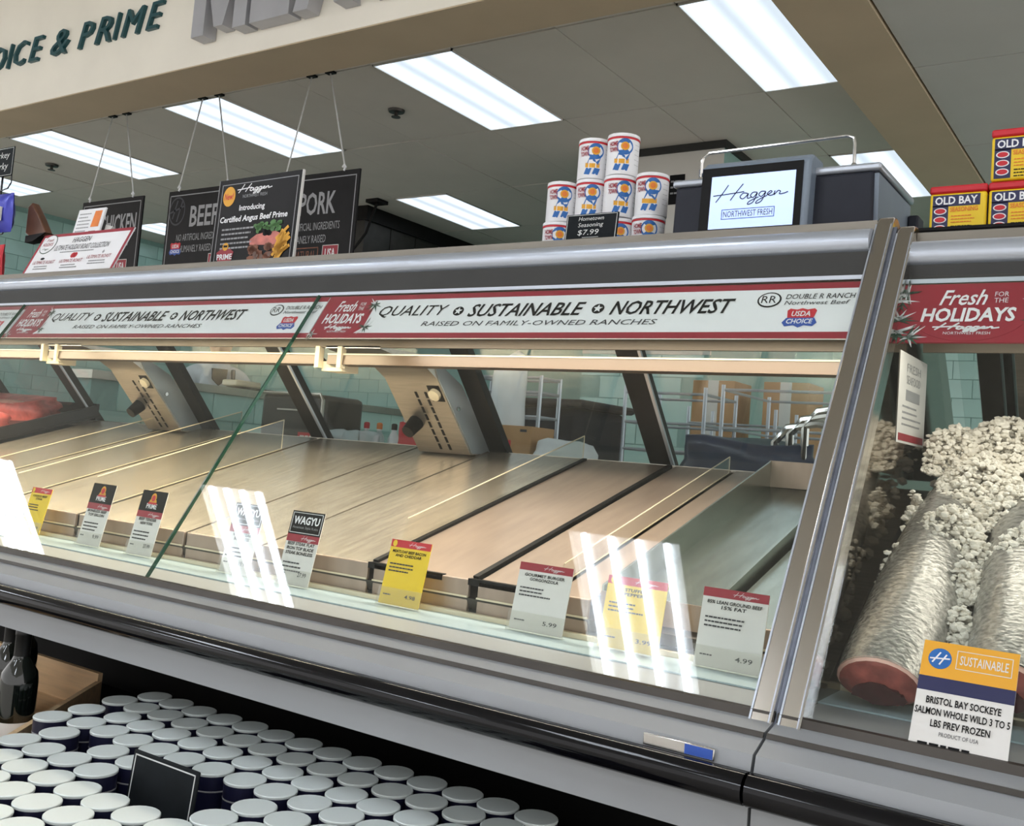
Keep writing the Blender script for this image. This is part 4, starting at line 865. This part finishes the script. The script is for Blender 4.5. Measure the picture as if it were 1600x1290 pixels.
film('plastic_sack', 'tall white plastic sack beside the cardboard box', (-2.33, 3.42, .146), .13, .1, .5, 2)
film('plastic_sack', 'crumpled white plastic sack right of the cardboard box', (-2.0, 3.35, -.022), .24, .16, .19, 3)
film('covered_slicer', 'slicer under a shiny navy cover behind the deep pan', (-1.27, 3.35, .003), .42, .3, .24, 1, TARP, 'cover')
t = thing('chrome_rack', 'bent chrome tubes beside the steel end post', 'rack', (-1.05, 3.3, CT))
for k in range(3): MB().tube([(-1.16+.05*k, 3.3, CT), (-1.16+.05*k, 3.3, .12+.03*k), (-1.12+.05*k, 3.3, .17+.03*k), (-1.02+.05*k, 3.3, .19+.03*k), (-.92, 3.3, .17+.03*k)], .014, 8).build('bent_tube', CHROME, t)
t = thing('steel_cabinet', 'grey green steel cabinet with rounded corner behind the left door stile', 'cabinet', (-3.5, 3.4, CT))
MB().box(-3.72, -3.30, 3.35, 3.62, CT, .215).build('body', DSTEEL, t, bevel=.025); MB().tube([(-3.3, 3.34, CT), (-3.3, 3.34, .19), (-3.32, 3.34, .215), (-3.72, 3.34, .215)], .008, 6).build('edge_trim', STEEL, t); MB().box(-3.6, -3.32, 3.342, 3.35, .135, .142).build('seam', STEEL, t)
t = thing('clear_tub', 'clear tub filled with white bags on the back counter', 'tub', (-3.12, 3.35, CT))
MB().box(-3.3, -2.98, 3.25, 3.45, CT, -.125).build('floor', WPANEL, t)
for a in ((-3.3, -2.98, 3.25, 3.254), (-3.3, -2.98, 3.446, 3.45), (-3.3, -3.296, 3.25, 3.45), (-2.984, -2.98, 3.25, 3.45)): MB().box(*a, CT, .07).build('tub_wall', RGLASS, t, smooth=0)
for i, x in enumerate((-3.22, -3.06)): film('white_bag', ['left white bag inside the clear tub', 'right white bag inside the clear tub'][i], (x, 3.35, -.03), .14, .16, .17, i+5, group='white bags in the tub')
t = thing('red_price_board', 'small red lettered board in front of the clear tub', 'sign', M_=frame((-3.3, 3.2, -.13)))
MB().box(0, .17, 0, .165, -.006, 0).build('board', RED2, t, True); lines(t, .015, .14, .15, 4, .03, .012, PAPER, 1)
for i, (x, m, lb) in enumerate(((-3.22, RED2, 'small red capped bottle behind the clear tub'), (-3.14, ORANGE, 'small orange capped bottle behind the clear tub'), (-3.05, BLACK, 'small black capped bottle behind the clear tub'))):
    t = thing('spray_bottle', lb, 'bottle', (x, 3.56, CT), 'bottles on the back counter'); MB().lathe([(.025, 0), (.027, .01), (.027, .17), (.012, .2), (.012, .21)], 14).build('bottle', WHITE, t, True); MB().lathe([(.014, .21), (.014, .235), (.008, .24)], 12).build('cap', m, t, True)
film('paper_wad', 'crumpled red and white paper right of the clear tub', (-2.80, 3.4, .0), .1, .09, .235, 8, RED2, 'paper'); film('paper_wad', 'crumpled white paper above the red one', (-2.80, 3.405, .135), .1, .09, .05, 9, PLASTW, 'paper')
for i, (x, z, lb) in enumerate(((-2.15, .22, 'upright brown carton on the far rack, left'), (-1.75, .22, 'upright brown carton on the far rack, right'))):
    t = thing('brown_carton', lb, 'box', (x, 5.2, FZ), 'cartons behind the racks'); MB().box(x-.12, x+.12, 5.1, 5.35, FZ, .5).build('carton', CARD, t, bevel=.004); MB().box(x-.03, x+.03, 5.097, 5.1, FZ+.1, .5).build('tape', PAPER, t)
# bench for the worker behind the low wall
t = thing('work_bench', 'steel bench at which the worker in white stands', 'bench', (-5.0, 4.4, FZ)); MB().box(-5.2, -4.68, 3.4, 5.6, .06, .1).build('top', STEEL, t)
for x in (-5.15, -4.73):
    for y in (3.45, 5.55): MB().cyl((x, y, FZ), (x, y, .06), .02, n=8).build('leg', CHROME, t)
t = thing('machine', 'cream and black cutting machine on the bench', 'machine', (-4.95, 4.35, .1)); MB().box(-5.05, -4.85, 4.22, 4.5, .1, .3).build('body', BLACKF, t, bevel=.02); MB().box(-5.04, -4.9, 4.2, 4.4, .3, .34).build('cover', AEDGE, t, bevel=.01)
# worker
def person(x, y, yaw, label):
    t = thing('person', label, 'person', M_=Matrix.Translation((x, y, FZ)) @ Matrix.Rotation(yaw, 4, 'Z'))
    def skin(name, pts, edges, m, root=0, sub=2, par=None):
        me = bpy.data.meshes.new(name); me.from_pydata([p[:3] for p in pts], edges, []); o = link(name, me, m, par or t, True)
        sk = o.modifiers.new('skin', 'SKIN'); sk.use_smooth_shade = True
        for v, p in zip(me.skin_vertices[0].data, pts): v.radius = (p[3], p[4] if len(p) > 4 else p[3])
        me.skin_vertices[0].data[root].use_root = True; sb = o.modifiers.new('sub', 'SUBSURF'); sb.levels = sub; sb.render_levels = sub; return o
    # faces -y locally; arms reach forward to the bench
    P = [(0, 0, .95, .16, .12), (0, -.01, 1.12, .15, .115), (0, -.03, 1.30, .18, .12), (0, -.05, 1.44, .10, .09), (0, -.08, 1.53, .058), (0, -.10, 1.60, .06),
         (.17, -.04, 1.42, .075), (.25, -.10, 1.20, .058), (.16, -.36, 1.10, .045), (-.17, -.04, 1.42, .075), (-.26, -.10, 1.20, .058), (-.14, -.38, 1.12, .045),
         (.10, 0, .88, .11), (.11, -.01, .48, .075), (.11, .02, .09, .05), (.12, -.12, .04, .045), (-.10, 0, .88, .11), (-.11, .0, .48, .075), (-.11, .02, .09, .05), (-.12, -.12, .04, .045)]
    E = [(0, 1), (1, 2), (2, 3), (3, 4), (4, 5), (3, 6), (6, 7), (7, 8), (3, 9), (9, 10), (10, 11), (0, 12), (12, 13), (13, 14), (14, 15), (0, 16), (16, 17), (17, 18), (18, 19)]
    skin('body', P, E, COAT)
    hd = MB().lathe([(.03, -.13), (.058, -.115), (.072, -.08), (.082, -.03), (.086, .02), (.08, .07), (.055, .105), (.02, .12), (.002, .122)], 20, (0, -.115, 1.69)).build('head', SKIN, t, True, smooth=80)
    MB().add([(-.012, -.195, 1.675), (.012, -.195, 1.675), (0, -.222, 1.668), (0, -.195, 1.715)], [(0, 1, 2), (1, 3, 2), (3, 0, 2), (0, 3, 1)]).build('nose', SKIN, hd, True)
    for s in (-1, 1): MB().lathe([(.001, -.01), (.009, 0), (.001, .01)], 10, (s*.032, -.188, 1.70)).build('eye', BLACK, hd, True); MB().lathe([(.002, -.028), (.014, -.01), (.016, .012), (.004, .028)], 10, (s*.086, -.11, 1.69)).build('ear', SKIN, hd, True)
    MB().box(-.025, .025, -.192, -.186, 1.632, 1.64).build('mouth', RED, hd, True)
    MB().lathe([(.092, .0), (.096, .03), (.09, .075), (.066, .115), (.03, .135), (.002, .138)], 20, (0, -.105, 1.70)).build('hair', HAIR, hd, True, smooth=80)
    for s, px, py, pz in ((1, .16, -.36, 1.10), (-1, -.14, -.38, 1.12)):
        H = [(px, py-.03, pz, .036, .02), (px, py-.09, pz-.01, .042, .018)]; e = [(0, 1)]
        for k in range(4):
            b = len(H); fx = px-.03+.02*k; L = (.035, .045, .042, .03)[k]
            H += [(fx, py-.10, pz-.012, .0095), (fx, py-.10-L, pz-.02, .009), (fx, py-.10-L*1.6, pz-.04, .008)]; e += [(1, b), (b, b+1), (b+1, b+2)]
        b = len(H); H += [(px-s*.045, py-.06, pz-.012, .012), (px-s*.062, py-.10, pz-.025, .0095)]; e += [(0, b), (b, b+1)]
        skin('hand', H, e, SKIN, 0, 1)
    skin('trousers', [(0, .0, .86, .135, .11), (.10, 0, .80, .115), (.11, -.01, .48, .085), (.11, .02, .12, .07), (-.10, 0, .80, .115), (-.11, .0, .48, .085), (-.11, .02, .12, .07)], [(0, 1), (1, 2), (2, 3), (0, 4), (4, 5), (5, 6)], TROUS)
    MB().prismz([(-.05, 1.47), (.05, 1.47), (.045, 1.40), (0, 1.36), (-.045, 1.40)], -.01, .012, Matrix.Translation((0, -.155, 0)) @ Matrix.Rotation(math.pi/2, 4, 'X')).build('dark_collar', BLACK, t, True)
    MB().tube([(.09, -.14, 1.47), (.085, -.19, 1.36), (.09, -.185, 1.2)], .014, 6).build('apron_strap', TROUS, t, True)
person(-5.42, 4.45, math.radians(62), 'worker in a white coat bent over a bench behind the low tiled wall')

# ================================================================== IN FRONT OF THE CASE
SZ2 = -.55
t = thing('low_display_stand', 'low black stand tucked under the case carrying the navy cans', 'stand', (-1.45, 1.2, FZ))
MB().box(-2.6, -.75, .78, 1.66, -.70, -.672).build('shelf', VOID, t)
MB().box(-2.58, -.77, .8, 1.64, FZ, -.70).build('plinth', VOID, t)
lidm = MB().lathe([(.0335, .1165), (.0342, .1175), (.0342, .1205), (.033, .1215), (.001, .1217)], 24).mesh('lid'); lidm.materials.append(LID)
canm = MB().lathe([(.032, 0), (.0335, .002), (.0335, .1165), (.033, .117)], 24).mesh('tin'); canm.materials.append(NAVYCAN)
bandm = MB().lathe([(.0337, .092), (.0339, .0925), (.0339, .094), (.0337, .0945)], 24).mesh('band'); bandm.materials.append(LGREY)
for r in range(-4, 5):
    y = 1.10+.0702*r
    off = {-4: -1.668, -3: -1.662, -2: -1.672, -1: -1.66, 0: -1.655, 1: -1.686, 2: -1.674, 3: -1.782, 4: -1.765}[r]
    for k in range(14):
        x = off+.0722*k
        if x > -.80 or (r == 0 and k == 1): continue
        if -1.43 < x < -1.21 and 1.0 < y < 1.13: continue
        e = thing('navy_can', 'navy can with pale lid, '+['ninth', 'eighth', 'seventh', 'sixth', 'fifth', 'fourth', 'third', 'second', 'first'][r+4]+' row out from under the case', 'can', (x+random.uniform(-.002, .002), y+random.uniform(-.002, .002), -.672), 'navy cans with pale lids')
        for nm, me in (('tin', canm), ('lid', lidm), ('band', bandm)): link(nm, me, None, e, True)
for x, y in ((-1.757, 1.149), (-1.763, 1.224)):
    e = thing('navy_can', 'navy can with pale lid at the left end of the rows beside the crate', 'can', (x, y, -.672), 'navy cans with pale lids')
    for nm, me in (('tin', canm), ('lid', lidm), ('band', bandm)): link(nm, me, None, e, True)
t = thing('wooden_crate', 'pale wooden crate holding dark wine bottles at bottom left', 'crate', (-2.05, 1.2, -.672))
zc = -.672
def plank(nm, p, q, z1, th=.012):
    d = (Vector(q)-Vector(p)); T = Matrix.Translation((p[0], p[1], 0)) @ Matrix.Rotation(math.atan2(d.y, d.x), 4, 'Z'); MB().box(0, d.length, -th, 0, zc, z1, T).build(nm, PLY, t)
plank('back_board', (-2.55, 1.49), (-2.10, 1.49), -.58); plank('end_board', (-2.10, 1.49), (-1.795, 1.07), -.598); plank('front_board', (-1.795, 1.07), (-2.25, 1.07), -.615); plank('end_board', (-2.25, 1.07), (-2.55, 1.49), -.598)
MB().prismz([(-2.54, 1.48), (-2.11, 1.48), (-1.81, 1.08), (-2.24, 1.08)], zc, zc+.008).build('bottom_board', PLY, t)
def wine(label, x, y):
    t = thing('wine_bottle', label, 'bottle', (x, y, zc+.01), 'wine bottles in the crate')
    MB().lathe([(.03, 0), (.037, .004), (.037, .13), (.034, .15), (.018, .175), (.0145, .185), (.0145, .19)], 22).build('glass', BOTTLE, t, True, smooth=60); MB().lathe([(.0155, .175), (.0155, .222), (.0165, .224), (.0165, .232), (.015, .235)], 18).build('foil', FOIL, t, True); MB().lathe([(.0376, .012), (.0378, .013), (.0378, .055), (.0376, .056)], 22).build('paper_label', PAPER, t, True); MB().lathe([(.0148, .2355), (.0148, .2365), (.002, .237)], 16).build('cap_top', AEDGE, t, True)
wine('dark wine bottle in the crate, nearer one', -1.955, 1.195); wine('dark wine bottle in the crate, behind the nearer one', -2.09, 1.25); wine('dark wine bottle deep in the crate', -2.2, 1.34)
t = thing('chalkboard_price_sign', 'rounded chalkboard sign standing among the navy cans at the bottom', 'sign', M_=frame((-1.405, 1.055, -.672), lean=.1, yaw=.0))
MB().box(0, .16, 0, .155, -.005, 0).build('board', CHALK, t, True, bevel=.004); outline(t, 'border', .006, .006, .154, .149, .002, CHALKW, 1)

# lift everything so the floor is at zero
for o in list(sc.objects):
    if o.parent is None:
        mw = o.matrix_basis.copy(); mw.translation.z += EYE; o.matrix_basis = mw
